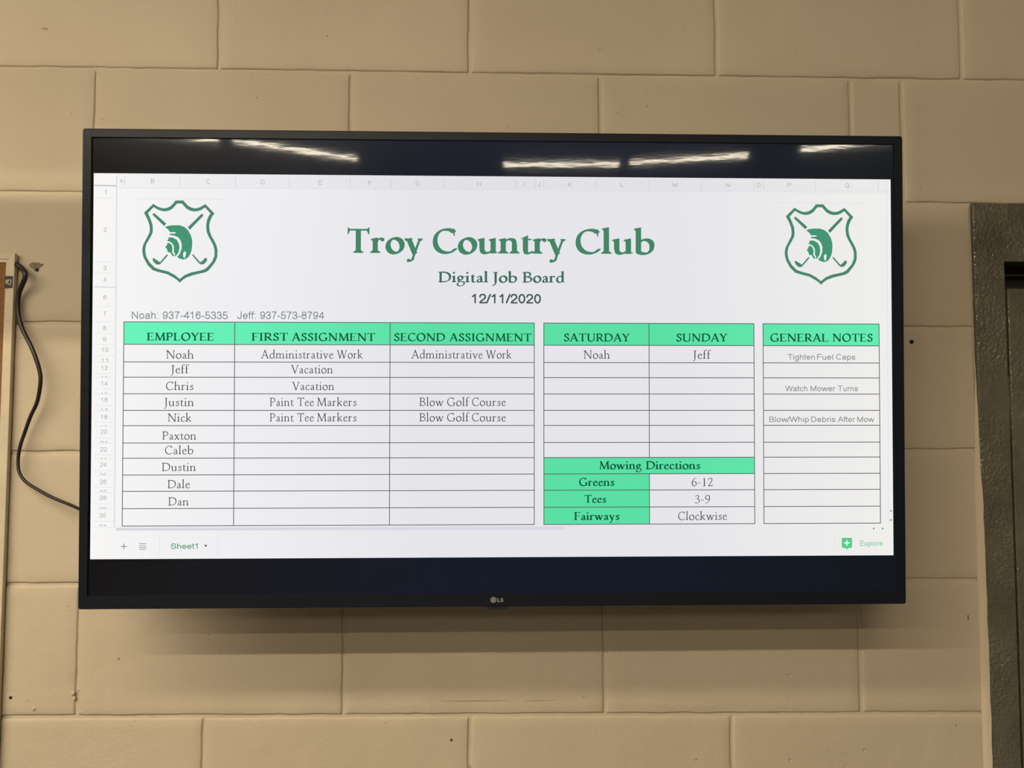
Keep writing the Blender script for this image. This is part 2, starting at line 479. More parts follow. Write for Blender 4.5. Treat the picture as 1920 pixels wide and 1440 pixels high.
perp = {int(k): v for k, v in DATA['perp'].items()}
j_top = -int((CEIL - bed(0, 0)) / B2) - 1
j_bot = 5 + int(bed(5, 0) / B2) + 1
seed = 0
for j in range(j_top, j_bot + 1):
    # course between bed joint j (top) and j+1 (bottom)
    row = j                       # course under bed joint j
    key = row if row in perp else None
    if row == -1: key = -1
    xs = list(perp[key]) if key is not None else [(k if row % 2 else k - 0.476) * 0.4064 for k in range(0, 3)]
    while xs[0] > ROOM_X0 + 0.1: xs.insert(0, xs[0] - 0.4064)
    while xs[-1] < ROOM_X1 - 0.1: xs.append(xs[-1] + 0.4064)
    xs[0], xs[-1] = ROOM_X0, ROOM_X1
    for i in range(len(xs) - 1):
        x0, x1 = xs[i], xs[i + 1]
        spans = [(x0, x1)]
        zt_mid, zb_mid = bed(j, (x0 + x1) / 2), bed(j + 1, (x0 + x1) / 2)
        if zb_mid >= CEIL - 0.02 or zt_mid < 0.01:
            continue
        if zt_mid <= door_t + 0.06:           # cut the blocks at the door frame
            spans = []
            if x0 < door_l - 0.02: spans.append((x0, DR['xo'] + 0.0008 if x1 > door_l - 0.06 else x1))
            if x1 > door_r + 0.02: spans.append((max(x0, door_r), x1))
        for a, b in spans:
            seed += 1
            top = lambda x: min(bed(j, x), CEIL + 0.004)
            bot = lambda x: max(bed(j + 1, x), -0.004)
            vis = -0.9 < (a + b) / 2 < 1.9 and -2 <= j <= 6
            block(a, b, bot(a), bot(b), top(a), top(b), vis, seed * 1.7)

# damage and fixings on the wall
MK = DATA['marks']


def blot(name, cx, cz, pts, mat, y=-0.0006, th=0.0007):
    n = len(pts)
    vs = [(cx + x, y, cz + z) for x, z in pts] + [(cx + x * 1.04, y + th, cz + z * 1.04) for x, z in pts]
    fs = [tuple(range(n))[::-1]] + [(i, (i + 1) % n, n + (i + 1) % n, n + i) for i in range(n)]
    return obj(name, vs, fs, mat, wall)


def ring_pts(r, n=12, jit=0.0, sx=1.0):
    return [(math.cos(2 * math.pi * k / n) * r * sx * (1 + random.uniform(-jit, jit)), math.sin(2 * math.pi * k / n) * r * (1 + random.uniform(-jit, jit))) for k in range(n)]


px = 0.000845        # a photographed pixel on the wall, in metres
chip = [(-13, 3), (-11, 7), (-6, 9.5), (-1, 8), (4, 9), (8, 6.5), (14, 6), (11, 2), (6, -1), (4, -5), (1, -8), (-3, -7), (-5, -3), (-10, -1)]
blot('paint_chip', MK['chip'][0], MK['chip'][1], [(x * px, z * px) for x, z in chip], M_CHIP)['label'] = 'bare patch where the paint has chipped'
blot('anchor_hole', MK['anchor'][0], MK['anchor'][1], ring_pts(3 * px, 10, .15), M_HOLE, -0.0012)
blot('screw_hole', *MK['hole_r'], ring_pts(4.0 * px, 12, .08), M_HOLE, -0.001)
blot('screw_hole', *MK['dot1'], ring_pts(2.6 * px, 10, .08), M_HOLE, -0.001)
blot('screw_hole', *MK['dot2'], ring_pts(3.0 * px, 10, .12), M_SCUFF, -0.001)
blot('screw_hole', *MK['dot2'], ring_pts(1.7 * px, 10, .1), M_HOLE, -0.0014)
blot('screw_hole', *MK['end'], ring_pts(1.8 * px, 8, .1), M_SCUFF, -0.001)
blot('paint_nick', *MK['nick'], [(-7 * px, 0), (-3 * px, 2.4 * px), (2 * px, 1.5 * px), (6 * px, 1.8 * px), (7 * px, -1 * px), (1 * px, -2.4 * px)], M_SCUFF)
blot('paint_nick', *MK['dot3'], ring_pts(1.9 * px, 8, .2), M_SCUFF)
blot('rust_streak', *MK['rust'], [(-1.2 * px, 4 * px), (1 * px, 5 * px), (1.6 * px, -3 * px), (0, -5 * px), (-1 * px, -2 * px)], M_RUST)
for s, ln in (('scratch1', 62), ('scratch2', 30)):
    blot('scratch', *MK[s], [(-ln * px, 0), (0, .7 * px), (ln * px, 0.1 * px), (0, -.5 * px)], M_SCUFF)


def lump(cx, cz, r, h):
    bm = bmesh.new()
    bmesh.ops.create_uvsphere(bm, u_segments=10, v_segments=8, radius=1)
    for v in bm.verts:
        k = 1 + 0.3 * noise.noise(v.co * 2 + Vector((cx * 50, cz * 50, 0)))
        v.co = Vector((cx + v.co.x * r * k, v.co.y * h, cz + v.co.z * r * 1.2 * k))
    from_bm('paint_drip', bm, M_BLOCK, wall, True)


lump(MK['lump'][0], MK['lump'][1], 3.6 * px, 0.003)
lump(MK['lump'][0] + 2 * px, MK['lump'][1] - 9 * px, 2.8 * px, 0.0024)
lump(MK['lump'][0] - 70 * px, MK['lump'][1] - 27 * px, 3 * px, 0.002)
for _ in range(26):
    lump(random.uniform(-0.3, 1.2), random.choice((random.uniform(2.18, 2.42), random.uniform(1.22, 1.45), random.uniform(1.3, 2.3))), random.uniform(0.9, 1.7) * px, 0.0012)

fl = tag(box('floor', ROOM_X0, ROOM_X1, ROOM_Y0, 0.2, -0.1, 0, M_FLOOR), kind='structure')
tag(box('ceiling', ROOM_X0, ROOM_X1, ROOM_Y0, 0.2, CEIL, CEIL + 0.1, M_CEIL), kind='structure')
tag(box('wall_left', ROOM_X0 - 0.1, ROOM_X0, ROOM_Y0, 0.2, 0, CEIL, M_ROOM), kind='structure')
tag(box('wall_right', ROOM_X1, ROOM_X1 + 0.1, ROOM_Y0, 0.2, 0, CEIL, M_ROOM), kind='structure')
tag(box('wall_front', ROOM_X0, ROOM_X1, ROOM_Y0 - 0.1, ROOM_Y0, 0, CEIL, M_ROOM), kind='structure')

# ------------------------------------------------------------------ door with its pressed steel frame
door = tag(empty('door_1', (DR['xo'], 0, 0)), 'dark hammered steel door and frame right of the display', kind='structure')


def at_door(o):
    o.parent = door
    o.matrix_parent_inverse = Matrix.Translation((-DR['xo'], 0, 0))
    return o


xo, xi, zt, zi = DR['xo'], DR['xi'], DR['zt'], DR['zi']
xo2, xi2 = xo + 1.032, xo + 1.032 - (xi - xo)
FY = -0.005


def ragged(x0, x1, z0, z1, ragside):
    """one face of the frame with a slightly wavy outer paint line"""
    bm = box_bm(x0, x1, FY, 0.2, z0, z1, 0.0016, 2)
    return bm


U = [(xo, 0), (xi, 0), (xi, zi), (xi2, zi), (xi2, 0), (xo2, 0), (xo2, zt), (xo, zt)]
bm = bmesh.new()
fr = [bm.verts.new((x, FY, z)) for x, z in U]
bk = [bm.verts.new((x, 0.2, z)) for x, z in U]
face = bm.faces.new(fr)
for k in range(8):
    bm.faces.new((fr[k], bk[k], bk[(k + 1) % 8], fr[(k + 1) % 8]))
bmesh.ops.recalc_face_normals(bm, faces=bm.faces)
bmesh.ops.bevel(bm, geom=[e for e in bm.edges if abs(e.verts[0].co.y - FY) < 1e-5 and abs(e.verts[1].co.y - FY) < 1e-5], offset=0.0014, segments=2, profile=0.5, affect='EDGES')
bmesh.ops.triangulate(bm, faces=[f for f in bm.faces if len(f.verts) > 4])
at_door(from_bm('door_frame', bm, M_FRAME))
M_SHADE = simple('painted_gap_shade', (0.02, 0.016, 0.012), 0.6)  # shade of the door gaps, put into the colour
LEAF_Y = -0.003
at_door(box('gap_shade_sheet', xi + 0.0002, xi2 - 0.0002, 0.050, 0.062, 0.006, zi - 0.0002, M_SHADE))  # added dark sheet behind the leaf, stands in for shade in the gaps
at_door(box('door_stop', xi + 0.0005, xi2 - 0.0005, 0.034, 0.046, DR['zd'] - 0.0012, DR['zd'] + 0.0012, M_FRAME, None, 0.0006))
LEAF_T = DR['zs']
leaf = at_door(box('door_leaf', xi + 0.0048, xi2 - 0.0048, LEAF_Y, LEAF_Y + 0.033, 0.008, LEAF_T, M_FRAME, None, 0.0016))
# lever handle at the far side of the leaf and hinges by the jamb
hb = bmesh.new()
box_bm(xi2 - 0.10, xi2 - 0.04, -0.011, -0.0025, 0.93, 1.11, 0.004, bm=hb)
box_bm(xi2 - 0.082, xi2 - 0.058, -0.050, -0.008, 1.01, 1.034, 0.005, bm=hb)
box_bm(xi2 - 0.19, xi2 - 0.058, -0.054, -0.040, 1.012, 1.032, 0.005, bm=hb)
at_door(from_bm('door_handle', hb, M_STEEL))
for z in (0.3, 1.05, 1.78):
    at_door(tube('hinge', [Vector((xi + 0.002, 0.0, z - 0.05)), Vector((xi + 0.002, 0.0, z + 0.05))], 0.0024, M_FRAME))

# bead of painted caulk down the frame's edge
vs, fs = [], []
NZ = 150
prof = [(-0.0075, 0.0008), (-0.0052, -0.0022), (-0.0026, -0.0040), (0.0004, -0.0050), (0.0014, -0.0052)]
for k in range(NZ + 1):
    z = 1.87 - k * (1.87 - 0.6) / NZ
    grow = 0.0026 * max(0, min(1, (1.86 - z) / 0.5))
    wv = 0.0010 * noise.noise(Vector((0, z * 26, 5))) + 0.0006 * noise.noise(Vector((4, z * 80, 5)))
    for i, (dx, y) in enumerate(prof):
        sh = (wv + grow) if i >= 3 else wv * 0.3
        f_ = min(1, grow / 0.0012)
        vs.append((xo - 0.001 + dx * f_ + sh, 0.0005 + (y - 0.0008) * f_, z))
n5 = len(prof)
for k in range(NZ):
    for i in range(n5 - 1):
        a = k * n5 + i
        fs.append((a, a + n5, a + n5 + 1, a + 1))
obj('caulk_bead', vs, fs, M_CAULK, wall, True)['label'] = 'wavy bead of painted caulk beside the door frame'

# ------------------------------------------------------------------ strip lights
tag_l = ['leftmost strip light of the far ceiling row', 'far strip light left of the middle, tilted towards the viewer', 'far strip light facing the middle of the display',
         'far strip light just right of the middle one', 'rightmost strip light of the far ceiling row']


def strip_light(x0, y0, x1, y1, mat, label, group, n=2, z=LAMP_Z):
    a, b = Vector((x0, y0, z)), Vector((x1, y1, z))
    c0 = (a + b) / 2
    ang = math.atan2(y1 - y0, x1 - x0)
    ln = (b - a).length / 2
    root = empty('strip_light', (c0.x, c0.y, CEIL))
    root.rotation_euler.z = ang
    tag(root, label, 'ceiling light', group)
    dz = z - CEIL
    from_bm('housing', box_bm(-ln - 0.02, ln + 0.02, -0.085, 0.085, dz + 0.004, dz + 0.088, 0.004), M_HOUSE, root)
    # prismatic lens under the tubes, slightly bowed
    vs, fs = [], []
    for k in range(9):
        t = -1 + k / 4
        for sx in (-1, 1):
            vs.append((sx * ln, t * 0.075, dz + 0.004 - 0.016 * (1 - t * t) ** 0.5))
    for k in range(8):
        fs.append((2 * k, 2 * k + 1, 2 * k + 3, 2 * k + 2))
    fs.append(tuple(range(0, 18, 2))[::-1]); fs.append(tuple(range(1, 18, 2)))
    obj('lens', vs, fs, mat, root, True)
    for sx in (-1, 1):
        box('end_cap', sx * (ln + 0.012) - 0.012, sx * (ln + 0.012) + 0.012, -0.082, 0.082, dz - 0.018, dz + 0.006, M_HOUSE, root, 0.003)
    return root


for i, (x0, y0, x1, y1) in enumerate(DATA['lum']):
    strip_light(x0, y0, x1, y1, M_TUBE_FAR, tag_l[i], 'strip lights of the far row')
for ry_, word in ((-5.8, 'row nearest the display'), (-8.2, 'second row from the display')):
    for i in range(4):
        a = 0.5 - i * 2.55
        strip_light(a - 2.3, ry_, a, ry_, M_TUBE_MID if ry_ > -6 else M_TUBE_FAR, ('first', 'second', 'third', 'fourth')[i] + ' strip light from the right in the ' + word, 'strip lights overhead, ' + word)
low = strip_light(-2.4, -1.22, 0.08, -1.22, M_TUBE_NEAR, 'low strip light hanging on rods above the viewer, left of the display', None, 2, 2.66)
for sx in (-0.5, 0.5):
    tube('hanging_rod', [Vector((sx, 0, 2.68 - CEIL)), Vector((sx, 0, -0.001))], 0.004, M_STEEL, low, 8)

# ------------------------------------------------------------------ pin board at the left edge
pin = tag(empty('pinboard', (BD['xo'], -0.003, BD['zt'] - 1.25)), 'cork pinboard in a whitewashed wooden frame left of the display', 'pinboard')


def at_pin(o):
    o.parent = pin
    o.matrix_parent_inverse = Matrix.Translation(-pin.location)
    return o


bx1, bz1 = BD['xo'], BD['zt']
bx0, bz0 = bx1 - 0.92, bz1 - 1.25
fw = 0.0143


def rail(p0, p1, inner0, inner1):
    """mitred rail: outer edge p0-p1, inner edge inner0-inner1, with a small stepped inner bead"""
    rows = [(0.0, -0.003), (0.0, -0.0093), (0.04, -0.010), (0.62, -0.010), (0.66, -0.0086), (0.95, -0.0086), (1.0, -0.0081), (1.0, -0.0045)]
    vs, fs = [], []
    for t, y in rows:
        for a, b in ((p0, inner0), (p1, inner1)):
            vs.append((a[0] + (b[0] - a[0]) * t, y, a[1] + (b[1] - a[1]) * t))
    n = len(rows)
    for i in range(n - 1):
        fs.append((2 * i, 2 * i + 1, 2 * i + 3, 2 * i + 2))
    fs.append((0, 2 * (n - 1), 2 * (n - 1) + 1, 1))
    fs.append(tuple(2 * i for i in range(n)))
    fs.append(tuple(2 * i + 1 for i in range(n))[::-1])
    o = obj('frame_rail', vs, fs, M_WOOD)
    bm = bmesh.new()
    bm.from_mesh(o.data)
    bmesh.ops.recalc_face_normals(bm, faces=bm.faces)
    bm.to_mesh(o.data)
    bm.free()
    return at_pin(o)


O = [(bx0, bz0), (bx1, bz0), (bx1, bz1), (bx0, bz1)]
I = [(bx0 + fw, bz0 + fw), (bx1 - fw, bz0 + fw), (bx1 - fw, bz1 - fw), (bx0 + fw, bz1 - fw)]
for k in range(4):
    e = 0.00012
    rail(O[k], O[(k + 1) % 4], I[k], I[(k + 1) % 4])
at_pin(box('cork_sheet', bx0 + fw - .001, bx1 - fw + .001, -0.0064, -0.0040, bz0 + fw - .001, bz1 - fw + .001, M_CORK))
# black size sticker with a pale scrawl, stuck sideways on the right rail
s0, s2, s1, s3 = BD['st']
for hx in (bx0 + 0.1, bx1 - 0.1):
    at_pin(box('hanger', hx - 0.012, hx + 0.012, -0.0042, 0.0, bz1 - 0.09, bz1 - 0.05, M_STEEL))
stk = at_pin(box('sticker', s0, s1, -0.01045, -0.0099, s3, s2, M_STICKER))
stk['label'] = 'small black sticker with pale lettering'


def ribbon(name, pts, w, y, mat, closed=False):
    pts = smooth_path([Vector((p[0], y, p[1])) for p in pts], 5)
    vs, fs = [], []
    for i, p in enumerate(pts):
        d = (pts[min(i + 1, len(pts) - 1)] - pts[max(i - 1, 0)]).normalized()
        nn = Vector((-d.z, 0, d.x)) * w / 2
        vs += [p + nn, p - nn]
    for i in range(len(pts) - 1):
        fs.append((2 * i, 2 * i + 1, 2 * i + 3, 2 * i + 2))
    return obj(name, vs, fs, mat)


cx, cz = (s0 + s1) / 2, (s2 + s3) / 2
q = 0.00083
for pts in ([(-3.6, 4), (-5, 2), (-5.2, -1), (-3.8, -4)], [(-1.4, 5), (-3, 1), (-2, -2), (-1, -5)],
            [(1, -4.5), (-1.5, -2.5), (-0.5, 2), (1.6, 4.2), (3.6, 3.5), (4.2, 0), (3, -3.5), (1.2, -4.6), (-0.5, -3.8)], [(3, -4), (2.6, -6.5)]):
    r_ = at_pin(ribbon('sticker_lettering', [(cx + a * q, cz + b * q) for a, b in pts], 0.0011, -0.01055, M_STICKER_WHITE))

# ------------------------------------------------------------------ power cable
path = smooth_path([Vector(p) for p in DATA['cable']], 5)
cable = tube('power_cable', path, lambda t: (0.0042 - 0.0018 * min(1, t * 1.3), 0.0034 - 0.0012 * t), M_CABLE, None, 12)
tag(cable, 'black power cable looping from behind the pinboard to the display', 'cable')

# ------------------------------------------------------------------ the display
tvd = DATA['tv']
tx, tu = Vector(tvd['x']).normalized(), Vector(tvd['up']).normalized()
tn = tx.cross(tu).normalized()      # points out of the glass, into the room (-y)
if tn.y > 0: tn = -tn
ty = -tn                            # local +y runs towards the wall
tv = empty('television')
tv.matrix_world = Matrix(((tx.x, ty.x, tu.x, tvd['loc'][0]), (tx.y, ty.y, tu.y, tvd['loc'][1]), (tx.z, ty.z, tu.z, tvd['loc'][2]), (0, 0, 0, 1)))
tag(tv, 'large black flat screen television showing a green and white job board table', 'television')
MM = 0.001
W2, H2 = 565.0 * MM, 325.7 * MM
IX, IT, IB = 553.0 * MM, 314.0 * MM, -308.0 * MM


def frame_ring():
    """thin bezel: rounded outer edge, slim front face, step down to the panel"""
    prof = [(0.0, 0.016), (0.0, 0.0016), (0.0016, 0.0), (1.0, 0.0), (1.0, 0.0026)]      # (t across the bezel, depth)
    out = [(-W2, H2), (W2, H2), (W2, -H2), (-W2, -H2)]
    inn = [(-IX, IT), (IX, IT), (IX, IB), (-IX, IB)]
    vs, fs = [], []
    rad = 0.0035

    def loop(t, y, inset):
        pts = []
        for k, ((ox, oz), (ix, iz)) in enumerate(zip(out, inn)):
            if t < 1:
                sx, sz = (1 if ox > 0 else -1), (1 if oz > 0 else -1)
                r = rad - inset * 0.5
                ccx, ccz = ox - sx * rad, oz - sz * rad
                base = {(-1, 1): 180, (1, 1): 90, (1, -1): 0, (-1, -1): 270}[(sx, sz)]
                for m in range(5):
                    a = math.radians(base - m * 22.5)
                    pts.append((ccx + math.cos(a) * (rad - inset), y, ccz + math.sin(a) * (rad - inset)))
            else:
                for m in range(5):
                    pts.append((ix, y, iz))
        return pts
    L = [loop(0, 0.016, 0), loop(0, 0.0016, 0), loop(0, 0.0004, 0.0005), loop(0, 0.0, 0.0016), loop(1, 0.0, 0), loop(1, 0.0030, 0)]
    n = len(L[0])
    for l in L: vs += l
    for a in range(len(L) - 1):
        for i in range(n):
            i2 = (i + 1) % n
            fs.append((a * n + i, a * n + i2, (a + 1) * n + i2, (a + 1) * n + i))
    bm = bmesh.new()
    vv = [bm.verts.new(v) for v in vs]
    for f in fs:
        try: bm.faces.new([vv[i] for i in f])
        except ValueError: pass
    bmesh.ops.remove_doubles(bm, verts=bm.verts, dist=1e-6)
    bmesh.ops.recalc_face_normals(bm, faces=bm.faces)
    return bm


from_bm('bezel', frame_ring(), M_PLASTIC, tv)
bm = bmesh.new()
box_bm(-W2 + .0015, W2 - .0015, 0.0155, 0.030, -H2 + .0015, H2 - .0015, 0.004, bm=bm)
box_bm(-0.44, 0.44, 0.028, 0.078, -H2 + 0.02, 0.10, 0.012, 3, bm=bm)
from_bm('rear_housing', bm, M_HOUSING, tv)
br = bmesh.new()
box_bm(-0.21, -0.17, 0.078, 0.092, -0.20, 0.12, 0.002, bm=br)
box_bm(0.17, 0.21, 0.078, 0.092, -0.20, 0.12, 0.002, bm=br)
box_bm(-0.25, 0.25, 0.092, 0.104, -0.08, 0.0, 0.002, bm=br)
box_bm(-0.03, 0.03, 0.104, 0.152, -0.06, -0.02, 0.003, bm=br)
box_bm(-0.12, 0.12, 0.148, 0.158, -0.11, 0.05, 0.002, bm=br)
from_bm('wall_bracket', br, M_STEEL, tv)
screen = box('screen', -IX, IX, 0.0026, 0.014, IB, IT, M_PIXEL_BLACK, tv)
SY = 0.0026           # glass plane


class Flat:
    """collects flat printed polygons of one colour, just in front of the glass"""
    def __init__(self): self.v, self.f = [], []

    def poly(self, pts, clip=None):
        if clip is not None:
            o, n = [], len(pts)
            for i in range(n):
                a, b = pts[i], pts[(i + 1) % n]
                ia, ib = a[1] >= clip, b[1] >= clip
                if ia: o.append(a)
                if ia != ib:
                    t = (clip - a[1]) / (b[1] - a[1])
                    o.append((a[0] + (b[0] - a[0]) * t, clip))
            pts = o
        if len(pts) < 3: return
        s = len(self.v)
        self.v += pts
        self.f.append(tuple(range(s, s + len(pts))))

    def loops(self, loops):
        s = len(self.v)
        flat = [p for l in loops for p in l]
        tri = tessellate_polygon([[Vector((x, z, 0)) for x, z in l] for l in loops])
        self.v += flat
        self.f += [tuple(s + i for i in t) for t in tri]

    def rect(self, x0, z0, x1, z1):
        self.poly([(min(x0, x1), min(z0, z1)), (max(x0, x1), min(z0, z1)), (max(x0, x1), max(z0, z1)), (min(x0, x1), max(z0, z1))])

    def build(self, name, mat, layer, parent=None):
        y = SY - 0.00012 * layer
        fs = []
        for f in self.f:
            a = 0
            for i in range(len(f)):
                p, q_ = self.v[f[i]], self.v[f[(i + 1) % len(f)]]
                a += p[0] * q_[1] - q_[0] * p[1]
            fs.append(f if a > 0 else f[::-1])
        return obj(name, [(x * MM, y, z * MM) for x, z in self.v], fs, mat, parent or screen)


# --- page and table fills
pg = Flat(); pg.rect(-550.4, -258.7, 548.7, 265.0)
pg.build('page', M_PAGE, 1)
RZ = [62.4, 31.9, 8.0, -12.8, -35.2, -57.8, -78.5, -101.9, -122.6, -145.2, -167.4, -190.7, -214.2]
gf = Flat()
gf.rect(-508, RZ[0], 49.8, RZ[1]); gf.rect(63, RZ[0], 354.8, RZ[1]); gf.rect(367.6, RZ[0], 530.7, RZ[1])
gf.rect(63, RZ[8], 354.8, RZ[9]); gf.rect(63, RZ[9], 208.6, RZ[12])
gf.build('header_fill', M_HEAD_BG, 2)
# --- table rules
ru = Flat()
RW = 1.05


def hline(x0, x1, z, w=RW): ru.rect(x0 - w / 2, z - w / 2, x1 + w / 2, z + w / 2)
def vline(x, z0, z1, w=RW): ru.rect(x - w / 2, z0, x + w / 2, z1)


for z in RZ:
    hline(-508, 49.8, z)
    hline(367.6, 530.7, z)
    hline(63, 354.8, z)
for x in (-508, -358.8, -148, 49.8): vline(x, RZ[0], RZ[12])
for x in (63, 354.8, 367.6, 530.7): vline(x, RZ[0], RZ[12])
vline(208.6, RZ[0], RZ[8]); vline(208.6, RZ[9], RZ[12])
ru.build('table_rules', PM['rule'], 3)
# --- faint furniture of the spreadsheet window
LINES = [
[-508.69,261.36,-508.59,248.25,0.7,"tick"],
[-434.33,261.24,-434.24,248.11,0.7,"tick"],
[-359.26,261.14,-359.19,247.98,0.7,"tick"],
[-285.72,261.01,-285.66,247.83,0.7,"tick"],
[-203.25,260.96,-203.22,247.75,0.7,"tick"],
[-147.95,260.68,-147.92,247.45,0.7,"tick"],
[-75.67,260.54,-75.66,247.29,0.7,"tick"],
[23.67,260.61,23.66,247.33,0.7,"tick"],
[50.52,260.83,50.5,247.54,0.7,"tick"],
[63.03,260.94,63.02,247.64,0.7,"tick"],
[135.48,260.79,135.44,247.47,0.7,"tick"],
[209.0,261.02,208.95,247.67,0.7,"tick"],
[282.34,261.25,282.28,247.88,0.7,"tick"],
[356.03,261.85,355.95,248.45,0.7,"tick"],
[368.88,261.95,368.8,248.55,0.7,"tick"],
[442.5,261.81,442.4,248.38,0.7,"tick"],
[531.23,261.78,531.11,248.33,0.7,"tick"],
[-518.58,245.25,546.19,248.45,0.7,"faint"],
[-519.43,261.99,-518.11,-215.75,1.6,"pale"],
[-550.05,248.28,-519.32,247.8,2,"tick"],
[-495.57,230.51,-372.06,230.34,0.7,"faint"],
[386.11,231.2,513.65,231.02,0.7,"faint"],
[-549.19,231.2,-521.33,231.19,0.6,"faint"],
[-548.46,144.07,-520.63,144.0,0.6,"faint"],
[-548.33,128.85,-520.51,128.77,0.6,"faint"],
[-547.95,83.59,-520.15,83.48,0.6,"faint"],
[-547.77,62.25,-519.98,62.13,0.6,"faint"],
[-547.63,46.71,-519.85,46.57,0.6,"faint"],
[-547.51,31.53,-519.73,31.39,0.6,"faint"],
[-547.38,16.01,-519.61,15.85,0.6,"faint"],
[-547.3,7.34,-519.54,7.18,0.6,"faint"],
[-547.17,-7.81,-519.42,-7.99,0.6,"faint"],
[-547.13,-12.86,-519.37,-13.04,0.6,"faint"],
[-547.0,-28.73,-519.25,-28.92,0.6,"faint"],
[-546.94,-35.58,-519.19,-35.77,0.6,"faint"],
[-546.81,-51.07,-519.07,-51.28,0.6,"faint"],
[-546.75,-58.28,-519.01,-58.49,0.6,"faint"],
[-546.62,-73.4,-518.89,-73.62,0.6,"faint"],
[-546.57,-79.16,-518.84,-79.39,0.6,"faint"],
[-546.44,-95.0,-518.72,-95.23,0.6,"faint"],
[-546.38,-102.19,-518.66,-102.43,0.6,"faint"],
[-546.24,-118.01,-518.53,-118.26,0.6,"faint"],
[-546.2,-123.41,-518.49,-123.66,0.6,"faint"],
[-546.07,-138.86,-518.37,-139.12,0.6,"faint"],
[-546.01,-146.04,-518.31,-146.31,0.6,"faint"],
[-545.88,-161.48,-518.18,-161.76,0.6,"faint"],
[-545.82,-168.66,-518.13,-168.95,0.6,"faint"],
[-545.69,-184.09,-518.0,-184.39,0.6,"faint"],
[-545.62,-191.27,-517.95,-191.57,0.6,"faint"],
[-545.49,-207.4,-517.82,-207.71,0.6,"faint"],
[-545.42,-215.29,-517.75,-215.6,0.6,"faint"],
[-548.17,109.65,-518.93,109.42,1.8,"pale"],
[543.29,261.88,542.05,-216.74,0.8,"faint"],
[-457.75,-225.31,-457.56,-252.59,0.7,"faint"],
[-379.5,-225.62,-379.34,-252.95,0.7,"faint"],
[466.14,-227.49,466.33,-251.73,0.7,"faint"],
[-516.31,-218.26,92.05,-219.47,4.2,"scroll"],
[-509.38,-241.59,-501.57,-241.63,0.9,"ink"],
[-505.51,-237.67,-505.45,-245.55,0.9,"ink"],
[-485.05,-237.97,-475.66,-238.01,0.7,"ink"],
[-485.03,-240.55,-475.64,-240.59,0.7,"ink"],
[-485.01,-243.06,-475.62,-243.11,0.7,"ink"],
[-484.99,-245.57,-475.61,-245.62,0.7,"ink"]
]
fl_ = {}
for x0, z0, x1, z1, w, kind in LINES:
    F = fl_.setdefault(kind, Flat())
    d = Vector((x1 - x0, z1 - z0)).normalized()
    nx_, nz_ = -d.y * w / 2, d.x * w / 2
    F.poly([(x0 + nx_, z0 + nz_), (x0 - nx_, z0 - nz_), (x1 - nx_, z1 - nz_), (x1 + nx_, z1 + nz_)])
hd = Flat(); hd.rect(-516, 245, 546, 264.2)
hd.build('column_header', panel_mat('panel_header_grey', None, 1.0, (srgb(246, 246, 246), srgb(238, 238, 240), srgb(226, 226, 231), srgb(238, 237, 235))), 2)
names = dict(tick='column_ticks', faint='faint_gridlines', pale='freeze_bars', scroll='scroll_bar', ink='window_symbols')
for k, F in fl_.items():
    if k == 'ink': continue
    o = F.build(names[k], PM[k], 3)
    if len(F.f) > 2: o['kind'] = 'stuff'
ink = fl_['ink']
for nm, a, b in (('plus_symbol', 0, 2), ('menu_symbol', 2, 6)):
    F = Flat()
    for f in ink.f[a:b]: F.poly([ink.v[i] for i in f])
    F.build(nm, PM['ink'], 3)
for k, t_ in enumerate(DATA['tri']):
    F = Flat(); F.poly([tuple(p) for p in t_]); F.build('scroll_arrow' if k else 'dropdown_arrow', PM['ink'], 3)
ic = Flat(); ic.loops([[tuple(p) for p in DATA['icon']]]); ic.build('explore_icon', PM['icon'], 3)
st = Flat(); st.loops([[tuple(p) for p in DATA['star']]]); st.build('icon_star', PM['white'], 4)

# --- crests: one drawing, two copies
CR = DATA['crest']


def crest(at, first=None):
    g = {}
    if first:
        c_ = []
        for o in first:
            n = o.copy(); COL.objects.link(n); n.parent = screen
            n.location = (at[0] * MM, 0, at[1] * MM); c_.append(n)
        return c_
    sh = Flat(); sh.loops([[tuple(p) for p in CR['outer']], [tuple(p) for p in CR['inner']]])
    cls = []
    for k in ('grip_left', 'grip_right', 'shaft_left', 'shaft_right', 'head_left', 'head_right'):
        cl = Flat(); cl.loops([[tuple(p) for p in CR[k]]])
        cls.append(cl.build('club_' + k.split('_')[0], PM['crest'], 3))
    he = Flat(); he.loops([[tuple(p) for p in CR['helmet']], [tuple(p) for p in CR['drop']]])
    he.loops([[tuple(p) for p in CR['band']]]); he.loops([[tuple(p) for p in CR['face']]])
    os_ = cls + [sh.build('crest_shield', PM['crest'], 3), he.build('crest_helmet', PM['crest_fill'], 3)]
    for o in os_: o.location = (at[0] * MM, 0, at[1] * MM)
    return os_


first = crest(DATA['crest_at'][0])
crest(DATA['crest_at'][1], first)

